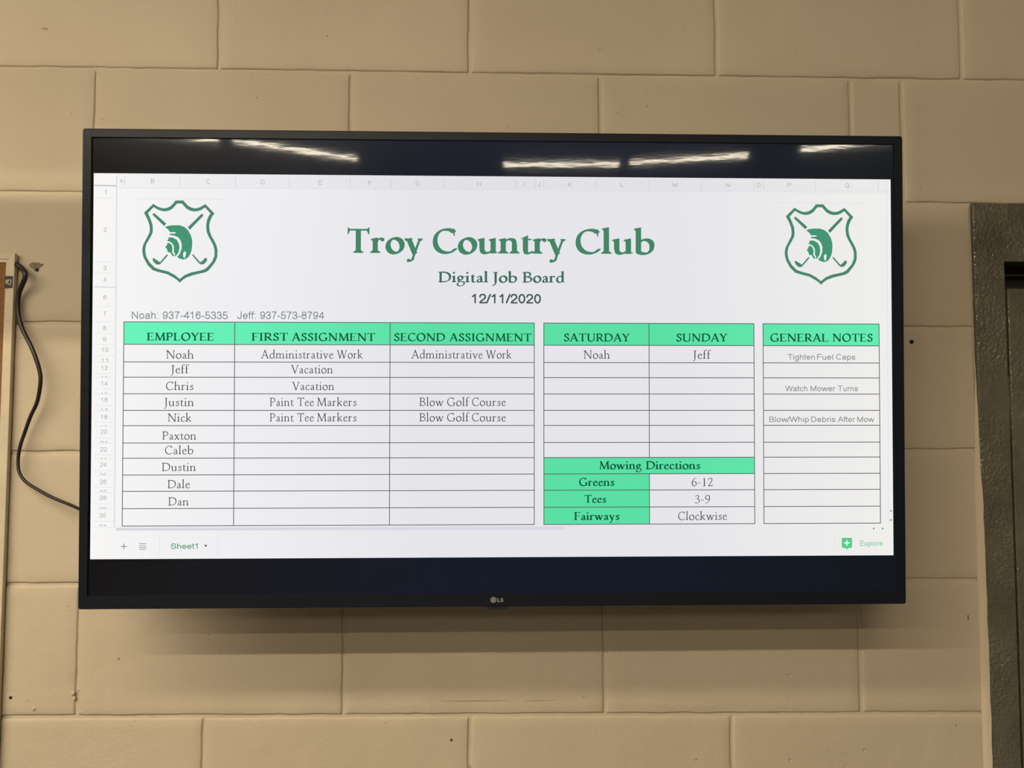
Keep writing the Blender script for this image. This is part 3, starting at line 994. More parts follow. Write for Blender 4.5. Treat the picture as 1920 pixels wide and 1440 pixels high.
# ------------------------------------------------------------------ lettering
# A pen-drawn old-style serif: strokes of a broad nib held at a slant, stems with bracketed serifs.
class Pen:
    def __init__(self, T, th, xh=400):
        self.T, self.th, self.k = T, th, xh / 400.0
        self.polys = []
        a, b, ang = T * 0.54, th * 0.56, math.radians(24)
        self.nib = []
        for i in range(10):
            t = 2 * math.pi * i / 10
            x, y = a * math.cos(t), b * math.sin(t)
            self.nib.append((x * math.cos(ang) - y * math.sin(ang), x * math.sin(ang) + y * math.cos(ang)))

    def hull(self, pts):
        pts = sorted(set(pts))
        def half(ps):
            h = []
            for p in ps:
                while len(h) > 1 and (h[-1][0] - h[-2][0]) * (p[1] - h[-2][1]) - (h[-1][1] - h[-2][1]) * (p[0] - h[-2][0]) <= 0: h.pop()
                h.append(p)
            return h[:-1]
        self.polys.append(half(pts) + half(pts[::-1]))

    def sweep(self, pts, sc=1.0):
        n = [(x * sc, y * sc) for x, y in self.nib]
        for (x0, y0), (x1, y1) in zip(pts, pts[1:]):
            self.hull([(x0 + a, y0 + b) for a, b in n] + [(x1 + a, y1 + b) for a, b in n])

    def bez(self, p, sc=1.0):          # p: start, then triples of control points
        pts = [p[0]]
        for i in range(1, len(p), 3):
            a, b, c_, d = pts[-1], p[i], p[i + 1], p[i + 2]
            for k in range(1, 9):
                t = k / 8; u = 1 - t
                pts.append(tuple(u ** 3 * a[m] + 3 * u * u * t * b[m] + 3 * u * t * t * c_[m] + t ** 3 * d[m] for m in (0, 1)))
        self.sweep(pts, sc)

    def oval(self, cx, cy, rx, ry, sc=1.0):
        self.sweep([(cx + rx * math.cos(2 * math.pi * k / 28), cy + ry * math.sin(2 * math.pi * k / 28)) for k in range(29)], sc)

    def line(self, x0, y0, x1, y1, w):
        d = math.hypot(x1 - x0, y1 - y0)
        a, b = -(y1 - y0) / d * w / 2, (x1 - x0) / d * w / 2
        self.polys.append([(x0 + a, y0 + b), (x0 - a, y0 - b), (x1 - a, y1 - b), (x1 + a, y1 + b)])

    def dot(self, x, y, r):
        self.polys.append([(x + r * math.cos(t * math.pi / 5), y + r * math.sin(t * math.pi / 5)) for t in range(10)])

    def foot(self, x, y, w, up=1, l=None, r=None):
        """slab serif with brackets under (up=1) or over (up=-1) a stroke of width w centred on x"""
        l = 48 + w * .12 if l is None else l
        r = 48 + w * .12 if r is None else r
        h = 20 + self.th * .25
        self.polys.append([(x - w / 2 - l, y), (x + w / 2 + r, y), (x + w / 2 + r, y + up * h * .7), (x + w / 2, y + up * (h + 42)), (x - w / 2, y + up * (h + 42)), (x - w / 2 - l, y + up * h * .7)])

    def stem(self, x, y0, y1, top='', bot='', w=None):
        w = w or self.T
        e0, e1 = 0, 0
        if top == 'f':
            self.polys.append([(x - w / 2, y0), (x + w / 2, y0), (x + w / 2, y1 + 14), (x + w / 2 - 8, y1 + 20), (x - w / 2, y1 - 16)])
            self.polys.append([(x - w / 2 - 52, y1 - 42), (x - w / 2 - 50, y1 - 24), (x - w / 2 + 4, y1 - 6), (x + w / 2 - 8, y1 + 20), (x + w / 2 - 6, y1 - 60), (x - w / 2, y1 - 92), (x - w / 2 - 18, y1 - 58)])
        else:
            self.polys.append([(x - w / 2, y0), (x + w / 2, y0), (x + w / 2, y1), (x - w / 2, y1)])
        if top == 's': self.foot(x, y1, w, -1)
        if bot == 's': self.foot(x, y0, w, 1)
        if bot == 'r': self.polys.append([(x - w / 2, y0 + 80), (x - w / 2 + 5, y0 - 8), (x + w / 2 + 50, y0 + 18), (x + w / 2 + 50, y0 + 34), (x + w / 2, y0 + 50)])


def serif_glyph(ch, T, th):
    p = Pen(T, th)
    H, TN = T / 2, th
    S = p.stem; L = p.line; B = p.bez
    Tk = T * 1.0
    cap = 650
    if ch == ' ': return 230, []
    adv = 500
    if ch == 'o': adv = 500; p.oval(250, 200, 182, 200)
    elif ch == 'n':
        adv = 540; S(115, 0, 400, 'f', 's'); S(400, 0, 260, '', 's')
        B([(120, 285), (160, 350), (235, 392), (300, 388), (365, 384), (400, 340), (400, 250)], .86)
    elif ch == 'm':
        adv = 810; S(115, 0, 400, 'f', 's'); S(385, 0, 260, '', 's'); S(660, 0, 260, '', 's')
        B([(120, 285), (160, 350), (225, 392), (290, 388), (352, 384), (385, 340), (385, 250)], .86)
        B([(390, 285), (430, 350), (500, 392), (562, 388), (628, 384), (660, 340), (660, 250)], .86)
    elif ch == 'h':
        adv = 540; S(110, 0, 690, 'f', 's'); S(400, 0, 260, '', 's')
        B([(115, 285), (160, 350), (235, 392), (300, 388), (365, 384), (400, 340), (400, 250)], .86)
    elif ch == 'u':
        adv = 540; S(115, 110, 400, 'f', ''); S(400, 0, 400, 'f', 'r')
        B([(115, 150), (112, 40), (155, 6), (225, 8), (290, 12), (350, 50), (395, 105)], .88)
    elif ch == 'r':
        adv = 375; S(115, 0, 400, 'f', 's')
        B([(120, 260), (150, 340), (200, 400), (262, 388), (275, 385), (290, 378), (305, 368)], .75); p.dot(300, 362, H * .62 + 10)
    elif ch == 'i':
        adv = 265; S(125, 0, 400, 'f', 's'); p.dot(122, 590, H * .7 + 20)
    elif ch == 'l':
        adv = 262; S(122, 0, 700, 'f', 's')
    elif ch == 't':
        adv = 325; S(140, 70, 420, '', ''); p.polys.append([(140 - H, 410), (140 + H, 410), (140 + H, 495), (140 + H - 12, 495), (140 - H - 50, 405), (140 - H - 40, 385)])
        L(90, 383, 292, 383, 34 + TN * .1); B([(140, 110), (138, 15), (170, 4), (215, 6), (245, 8), (268, 24), (290, 42)], .8)
    elif ch == 'a':
        adv = 420; S(285, 70, 280)
        B([(98, 325), (130, 375), (190, 395), (225, 385), (275, 375), (285, 330), (285, 260)], .78); p.dot(100, 312, H * .5 + 14)
        B([(290, 240), (220, 220), (82, 190), (84, 95), (86, 0), (190, -20), (285, 78)], .85)
        B([(285, 90), (285, 20), (320, -4), (380, 38)], .7)
    elif ch == 'b':
        adv = 520; S(108, 30, 700, 'f', '')
        B([(112, 290), (170, 370), (240, 392), (290, 388), (400, 380), (445, 300), (442, 205), (440, 90), (370, 5), (260, 6), (190, 8), (140, 22), (108, 50)], .93)
    elif ch == 'p':
        adv = 525; S(112, -240, 400, 'f', 's')
        B([(116, 290), (170, 370), (240, 392), (290, 388), (400, 380), (445, 300), (442, 205), (440, 90), (370, 5), (260, 6), (200, 8), (150, 25), (112, 60)], .93)
    elif ch == 'd':
        adv = 525; S(400, 20, 700, 'f', 'r')
        B([(395, 350), (340, 395), (290, 396), (250, 390), (140, 375), (80, 290), (82, 190), (84, 70), (150, 8), (225, 8), (300, 10), (350, 50), (395, 95)], .93)
    elif ch == 'c':
        adv = 415
        B([(335, 330), (310, 375), (270, 395), (225, 390), (125, 382), (75, 290), (78, 190), (82, 80), (150, 8), (235, 8), (290, 10), (335, 40), (370, 80)], .9); p.dot(328, 328, H * .45 + 12)
    elif ch == 'e':
        adv = 420
        L(90, 236, 345, 256, 28 + TN * .15)
        B([(338, 262), (335, 345), (285, 394), (225, 390), (125, 382), (75, 290), (78, 190), (82, 80), (150, 8), (235, 8), (290, 10), (335, 40), (372, 80)], .88)
    elif ch == 's':
        adv = 360
        B([(285, 325), (260, 392), (110, 405), (108, 312), (106, 235), (285, 205), (283, 105), (281, -5), (130, -15), (75, 82)], .82)
        L(292, 398, 298, 292, 22); L(66, 115, 72, 5, 22)
    elif ch == 'g':
        adv = 465; p.oval(205, 268, 118, 124, .88)
        B([(140, 160), (80, 125), (80, 68), (150, 58), (260, 40), (420, 62), (418, -50), (416, -165), (290, -228), (200, -226), (90, -224), (40, -175), (44, -120), (48, -60), (110, -10), (175, 40)], .72)
        B([(300, 340), (340, 350), (380, 372), (425, 360)], .6)
    elif ch == 'f':
        adv = 305; S(125, 0, 560, '', 's'); B([(125, 540), (125, 640), (165, 692), (235, 690), (265, 688), (285, 675), (300, 660)], .8); p.dot(298, 650, H * .45 + 10)
        L(50, 383, 268, 383, 34)
    elif ch == 'k':
        adv = 500; S(110, 0, 700, 'f', 's'); L(135, 185, 345, 388, TN); p.foot(350, 400, TN, -1); L(200, 255, 400, 12, Tk * .95)
        p.polys.append([(330, 60), (400, 0), (485, 0), (485, 18), (430, 40)])
    elif ch == 'v':
        adv = 480; L(98, 395, 245, -5, Tk); L(385, 395, 245, -5, TN * 1.15); p.foot(92, 400, Tk, -1, 36, 40); p.foot(390, 400, TN, -1, 42, 40)
    elif ch == 'w':
        adv = 720; L(98, 395, 235, -5, Tk); L(360, 395, 235, -5, TN * 1.15); L(350, 395, 485, -5, Tk); L(625, 395, 485, -5, TN * 1.15)
        p.foot(92, 400, Tk, -1, 36, 36); p.foot(346, 400, Tk, -1, 36, 30); p.foot(630, 400, TN, -1, 42, 40)
    elif ch == 'y':
        adv = 480; L(98, 395, 262, -20, Tk); L(392, 395, 190, -185, TN * 1.2); p.foot(92, 400, Tk, -1, 36, 40); p.foot(396, 400, TN, -1, 42, 40)
        B([(200, -165), (170, -215), (130, -222), (95, -205)], .75); p.dot(100, -196, H * .55 + 12)
    elif ch == 'x':
        adv = 480; L(105, 395, 375, 5, Tk); L(365, 390, 105, 8, TN * 1.1)
        p.foot(105, 400, Tk, -1, 36, 36); p.foot(375, 0, Tk, 1, 40, 40); p.foot(370, 400, TN, -1, 40, 40); p.foot(100, 0, TN, 1, 40, 44)
    # ---- capitals
    elif ch == 'A':
        adv = 690; L(95, 0, 345, 655, TN * 1.15); L(335, 660, 585, 0, Tk * 1.05); L(165, 225, 480, 225, TN); p.foot(92, 0, TN, 1, 58, 62); p.foot(585, 0, Tk, 1, 52, 48)
        p.polys.append([(300, 668), (350, 690), (372, 640), (330, 610)])
    elif ch == 'B':
        adv = 600; S(140, 0, cap, 's', 's')
        B([(140, 628), (300, 640), (455, 630), (455, 500), (455, 385), (300, 350), (150, 350)], .85)
        B([(160, 352), (360, 360), (520, 310), (518, 185), (516, 60), (380, 12), (140, 22)], .92)
    elif ch == 'C':
        adv = 660
        B([(560, 572), (505, 628), (435, 645), (360, 640), (195, 632), (85, 500), (88, 320), (92, 130), (215, 8), (385, 10), (470, 12), (535, 45), (588, 105)], .93)
        p.polys.append([(548, 664), (578, 664), (586, 462), (562, 462), (530, 590)])
    elif ch == 'D':
        adv = 740; S(140, 0, cap, 's', 's')
        B([(140, 628), (460, 650), (655, 560), (655, 325), (655, 110), (470, 5), (140, 22)], .97)
    elif ch in 'EF':
        adv = 575 if ch == 'E' else 535; S(140, 0, cap, 's', 's')
        L(140, 628, 480, 628, 34 + TN * .2); p.polys.append([(440, 640), (500, 648), (508, 510), (490, 510)])
        L(140, 338, 395, 338, 28 + TN * .2); p.polys.append([(360, 342), (382, 410), (400, 410), (402, 265), (384, 265), (360, 334)])
        if ch == 'E': L(140, 20, 490, 20, 36 + TN * .2); p.polys.append([(430, 2), (505, 2), (545, 150), (524, 152)])
    elif ch == 'G':
        adv = 730
        B([(560, 572), (505, 628), (435, 645), (360, 640), (195, 632), (85, 500), (88, 320), (92, 130), (215, 8), (385, 10), (480, 12), (550, 30), (600, 60)], .93)
        p.polys.append([(548, 664), (578, 664), (586, 482), (562, 482), (530, 590)]); S(600, 30, 280, 's', '')
    elif ch == 'I': adv = 345; S(172, 0, cap, 's', 's')
    elif ch == 'J':
        adv = 340; S(180, -10, cap, 's', ''); B([(180, 40), (182, -110), (130, -180), (50, -190)], .75); p.dot(50, -178, H * .5 + 12)
    elif ch == 'L':
        adv = 565; S(140, 0, cap, 's', 's'); L(140, 20, 480, 20, 36 + TN * .2); p.polys.append([(420, 2), (498, 2), (535, 155), (514, 157)])
    elif ch == 'M':
        adv = 860; L(130, 0, 175, 640, TN * 1.2); L(165, 650, 435, 20, Tk); L(430, 10, 690, 650, TN * 1.2); L(685, 650, 735, 0, Tk * 1.05)
        p.foot(128, 0, TN, 1, 55, 60); p.foot(735, 0, Tk, 1); p.foot(160, 650, TN + 30, -1, 55, 10); p.foot(700, 650, Tk, -1, 5, 55)
    elif ch == 'N':
        adv = 760; L(140, 0, 140, 640, TN * 1.2); L(140, 640, 625, 0, Tk * 1.05); L(630, 0, 630, 650, TN * 1.2)
        p.foot(140, 0, TN, 1, 60, 62); p.foot(120, 650, TN + 40, -1, 50, 12); p.foot(630, 650, TN, -1, 62, 60)
    elif ch == 'O': adv = 760; p.oval(380, 322, 290, 320)
    elif ch in 'PR':
        adv = 560 if ch == 'P' else 630; S(140, 0, cap, 's', 's')
        B([(140, 628), (320, 645), (480, 610), (480, 465), (480, 330), (350, 285), (190, 305)], .9)
        if ch == 'R': L(290, 315, 530, 30, Tk * 1.02); p.polys.append([(470, 70), (555, 0), (660, 0), (660, 18), (585, 45)])
    elif ch == 'S':
        adv = 490
        B([(395, 520), (370, 650), (130, 680), (125, 500), (122, 360), (410, 330), (405, 170), (400, -20), (130, -40), (90, 140)], .92)
        L(408, 660, 412, 485, 24); L(80, 175, 84, -5, 24)
    elif ch == 'T':
        adv = 640; S(320, 0, 640, '', 's'); L(60, 625, 580, 625, 36 + TN * .25)
        p.polys.append([(50, 688), (66, 692), (108, 640), (108, 600), (62, 500), (42, 502)]); p.polys.append([(590, 692), (606, 688), (606, 502), (586, 500), (535, 600), (535, 640)])
    elif ch == 'U':
        adv = 720; S(140, 190, cap, 's', ''); S(590, 190, cap, 's', '', TN * 1.2)
        B([(140, 210), (140, 60), (230, 12), (360, 12), (500, 12), (588, 80), (588, 210)], .93)
    elif ch == 'V': adv = 670; L(105, 645, 345, -10, Tk * 1.05); L(565, 645, 345, -10, TN * 1.15); p.foot(100, 650, Tk, -1, 45, 45); p.foot(570, 650, TN, -1, 55, 50)
    elif ch == 'W':
        adv = 960; L(105, 645, 310, -10, Tk * 1.05); L(480, 645, 310, -10, TN * 1.15); L(470, 645, 660, -10, Tk * 1.05); L(850, 645, 660, -10, TN * 1.15)
        p.foot(100, 650, Tk, -1, 45, 45); p.foot(465, 650, Tk, -1, 50, 40); p.foot(855, 650, TN, -1, 55, 50)
    elif ch == 'Y': adv = 620; L(95, 645, 315, 290, Tk); L(520, 645, 315, 290, TN * 1.15); S(312, 0, 310, '', 's'); p.foot(90, 650, Tk, -1, 42, 45); p.foot(525, 650, TN, -1, 52, 50)
    # ---- figures
    elif ch == '1': adv = 470; S(240, 0, 620, '', 's'); p.polys.append([(130, 560), (240 + H, 655), (240 + H, 590), (240 - H, 575)])
    elif ch == '2': adv = 470; B([(90, 500), (120, 620), (180, 642), (240, 636), (330, 625), (375, 540), (345, 440), (310, 330), (190, 180), (90, 50)], .85); L(80, 30, 400, 30, 60); L(395, 20, 420, 120, 24)
    elif ch == '3': adv = 470; B([(100, 530), (140, 640), (310, 670), (330, 520), (335, 420), (260, 370), (190, 355), (300, 345), (390, 290), (385, 180), (380, 40), (200, -30), (80, 40)], .85)
    elif ch == '6': adv = 470; B([(380, 640), (200, 600), (80, 440), (80, 240), (80, 80), (150, 5), (240, 8), (340, 10), (395, 100), (392, 200), (390, 300), (330, 370), (240, 365), (180, 362), (130, 340), (95, 290)], .85)
    elif ch == '9': adv = 470; B([(90, 0), (280, 50), (390, 200), (390, 410), (390, 560), (320, 640), (235, 636), (140, 630), (80, 550), (82, 450), (84, 350), (140, 285), (230, 288), (290, 290), (340, 310), (375, 360)], .85)
    elif ch == '-': adv = 290; L(45, 240, 245, 240, 46)
    return adv, p.polys


# A plain even-weight sans for the window furniture, phone numbers and notes (cap height 716).
K = 0.56


def sans_glyph(ch, w):
    """-> advance, polygons; every glyph is a few even strokes"""
    p = Pen(w, w)
    p.nib = [(w / 2 * math.cos(2 * math.pi * (i + .5) / 8) * 1.06, w / 2 * math.sin(2 * math.pi * (i + .5) / 8) * 1.06) for i in range(8)]
    h = w / 2
    C, X, b = 716 - h, 519 - h, h
    def P(*pts): p.sweep([(pts[i], pts[i + 1]) for i in range(0, len(pts), 2)])
    def A(cx, cy, rx, ry, a0, a1, n=14):
        p.sweep([(cx + rx * math.cos(math.radians(a0 + (a1 - a0) * k / n)), cy + ry * math.sin(math.radians(a0 + (a1 - a0) * k / n))) for k in range(n + 1)])
    m = X / 2 + b / 2            # middle of the small letters
    ry = (X - b) / 2
    mc, rc = (C + b) / 2, (C - b) / 2
    adv = 556
    if ch == 'N': adv = 722; P(120, b, 120, C, 600, b, 600, C)
    elif ch == 'o': A(278, m, 195, ry, 0, 360, 24)
    elif ch == 'a':
        A(270, X - 140, 175, 140, 165, 0, 10); P(445, X - 140, 445, 120, 460, b)
        p.bez([(445, 310), (380, 275), (85, 300), (85, 150), (85, 20), (200, b - 12), (270, b), (370, b + 15), (445, 110), (445, 180)])
    elif ch == 'h': P(110, b, 110, C); A(278, X - 165, 168, 165, 180, 0); P(446, X - 165, 446, b)
    elif ch == 'n': P(110, b, 110, X); A(278, X - 165, 168, 165, 180, 0); P(446, X - 165, 446, b)
    elif ch == 'u': P(110, X, 110, 165 + b); A(278, b + 165, 168, 165, 180, 360); P(446, X, 446, b)
    elif ch == ':': adv = 278; P(139, h, 139, h + 12); P(139, X - 12, 139, X)
    elif ch == 'J': adv = 500; P(380, C, 380, 200); A(220, 200, 160, 200 - b, 0, -180)
    elif ch == 'e': P(85, m + 5, 475, m + 5); A(280, m, 195, ry, 0, 325, 22)
    elif ch == 'f': adv = 278; P(130, b, 130, 590); A(230, 590, 100, C - 590, 180, 80, 6); P(25, X, 255, X)
    elif ch == 't': adv = 278; P(120, 660, 120, 110); A(195, 110, 75, 110 - b, 180, 280, 6); P(20, X, 250, X)
    elif ch == 'i': adv = 222; P(110, b, 110, X); P(110, C - 12, 110, C)
    elif ch == 'l': adv = 222; P(110, b, 110, C)
    elif ch == 'g': A(270, m, 185, ry, 0, 360, 22); P(455, X, 455, -40); A(270, -40, 185, 150, 0, -160, 10)
    elif ch == 'p': P(110, -190, 110, X); A(295, m, 185, ry, 0, 360, 22)
    elif ch == 'b': P(110, b, 110, C); A(295, m, 185, ry, 0, 360, 22)
    elif ch == 'c': adv = 500; A(270, m, 190, ry, 40, 320, 18)
    elif ch == 's':
        adv = 500; p.bez([(425, X - 100), (400, X + 20), (95, X + 30), (95, X - 125), (95, 235), (430, 300), (430, 140), (430, b - 25), (95, b - 25), (70, b + 110)])
    elif ch == 'r': adv = 333; P(110, b, 110, X); A(245, X - 165, 135, 165, 180, 70, 7)
    elif ch == 'k': adv = 500; P(110, b, 110, C); P(440, X, 110, 215); P(230, 310, 455, b)
    elif ch == 'x': adv = 500; P(60, X, 440, b); P(430, X, 50, b)
    elif ch == 'w': adv = 722; P(40, X, 200, b, 361, X, 522, b, 680, X)
    elif ch == 'T': adv = 611; P(50, C, 560, C); P(305, C, 305, b)
    elif ch == 'F': adv = 611; P(570, C, 125, C, 125, b); P(125, mc + 10, 500, mc + 10)
    elif ch == 'E': adv = 667; P(610, C, 125, C, 125, b, 620, b); P(125, mc + 20, 575, mc + 20)
    elif ch == 'L': P(115, C, 115, b, 520, b)
    elif ch == 'I': adv = 278; P(139, b, 139, C)
    elif ch == 'H': adv = 722; P(120, b, 120, C); P(600, b, 600, C); P(120, mc + 20, 600, mc + 20)
    elif ch == 'K': adv = 667; P(120, b, 120, C); P(590, C, 120, 260); P(270, 400, 610, b)
    elif ch == 'M': adv = 833; P(115, b, 115, C, 416, b, 718, C, 718, b)
    elif ch == 'W': adv = 944; P(45, C, 255, b, 472, C, 690, b, 900, C)
    elif ch == 'A': adv = 667; P(40, b, 333, C, 627, b); P(135, 250, 530, 250)
    elif ch == 'C': adv = 722; A(375, mc, 290, rc, 45, 318, 22)
    elif ch == 'G': adv = 778; A(385, mc, 300, rc, 45, 325, 22); P(640, 170, 640, 340, 400, 340)
    elif ch == 'O': adv = 778; A(389, mc, 300, rc, 0, 360, 28)
    elif ch == 'Q': adv = 778; A(389, mc, 300, rc, 0, 360, 28); P(450, 190, 690, -10)
    elif ch == 'D': adv = 722; P(120, b, 120, C, 340, C); A(340, mc, 275, rc, 90, -90, 16); P(340, b, 120, b)
    elif ch == 'P': adv = 667; P(120, b, 120, C, 400, C); A(400, C - 165, 180, 165, 90, -90, 12); P(400, C - 330, 120, C - 330)
    elif ch == 'B':
        adv = 667; P(120, b, 120, C, 370, C); A(370, C - 150, 165, 150, 90, -90, 12); P(370, C - 300, 120, C - 300)
        q_ = (C - 300 - b) / 2; P(370, C - 300, 400, C - 300); A(400, b + q_, 190, q_, 90, -90, 12); P(400, b, 120, b)
    elif ch == 'S':
        adv = 667; p.bez([(560, C - 150), (530, C + 45), (110, C + 45), (110, C - 170), (110, 340), (585, 430), (585, 190), (585, b - 45), (95, b - 45), (80, b + 190)])
    elif ch == '0': A(278, mc, 190, rc, 0, 360, 26)
    elif ch == '1': P(120, C - 150, 230, C - 80, 300, C, 300, b)
    elif ch == '2':
        p.bez([(90, C - 175), (95, C - 30), (180, C), (280, C), (400, C), (465, C - 80), (465, C - 190), (465, 320), (130, 230), (90, b)]); P(90, b, 480, b)
    elif ch == '3':
        p.bez([(95, C - 160), (120, C - 20), (200, C), (270, C), (370, C), (440, C - 70), (440, C - 165), (440, C - 280), (350, C - 310), (240, C - 310)])
        p.bez([(240, C - 310), (370, C - 310), (475, C - 370), (475, 200), (475, 80), (380, b), (270, b), (170, b), (95, 70), (80, 195)])
    elif ch == '4': P(400, b, 400, C, 60, 215, 510, 215)
    elif ch == '5':
        P(440, C, 150, C, 110, 350); p.bez([(110, 350), (200, 440), (475, 450), (475, 235), (475, 90), (380, b), (265, b), (165, b), (90, 80), (80, 190)])
    elif ch == '6':
        p.bez([(455, C - 160), (440, C - 40), (360, C), (290, C), (160, C), (85, 560), (85, 330)]); A(275, b + 205, 190, 205, 0, 360, 24)
    elif ch == '7': P(80, C, 470, C); p.bez([(470, C), (340, 520), (240, 300), (225, b)])
    elif ch == '8': A(278, C - 155, 165, 155, 0, 360, 22); A(278, b + 188, 195, 188, 0, 360, 24)
    elif ch == '9':
        A(278, C - 205, 190, 205, 0, 360, 24); p.bez([(468, C - 205), (470, 200), (400, b), (260, b), (170, b), (110, 60), (100, 170)])
    elif ch == '-': adv = 333; P(60, 255, 270, 255)
    elif ch == '/': adv = 278; P(20, b, 255, C)
    elif ch == ' ': adv = 278
    return adv, p.polys


_cache = {}


def glyph(ch, style):
    """-> advance, polygons, cap height"""
    key = (ch, style)
    if key in _cache: return _cache[key]
    if style in ('title', 'sub', 'head', 'cell', 'mow'):
        T, th = dict(title=(134, 50), sub=(124, 56), head=(122, 60), cell=(76, 44), mow=(120, 56))[style]
        adv, pl = serif_glyph(ch, T, th)
        r = (adv, pl, 650)
    else:
        adv, pl = sans_glyph(ch, dict(date=112, phone=80, note=82, tab=92, explore=86, axis=86)[style])
        r = (adv, pl, 716)
    _cache[key] = r
    return r


def draw_text(F, s, style, x0, x1, zb, cap, clip=None):
    gs = [glyph(ch, style) for ch in s]
    k = cap / gs[0][2]
    pen, place = 0, []
    for ch, (a, pl, _) in zip(s, gs):
        place.append(pen)
        pen += a
    xs0 = min(x for pl, o in zip(gs, place) for q_ in pl[1] for x in [p[0] + o for p in q_])
    last = max(i for i, g_ in enumerate(gs) if g_[1])
    xs1 = max(p[0] for q_ in gs[last][1] for p in q_) + place[last]
    nat = (xs1 - xs0) * k
    want = x1 - x0
    sx = max(0.8, min(1.2, want / nat))
    extra = (want - nat * sx) / max(1, len(s) - 1)
    if len(s) == 1: extra = 0
    for i, ((a, pl, _), o) in enumerate(zip(gs, place)):
        for poly in pl:
            F.poly([(x0 + (px_ + o - xs0) * k * sx + extra * i, zb + pz * k) for px_, pz in poly], clip)


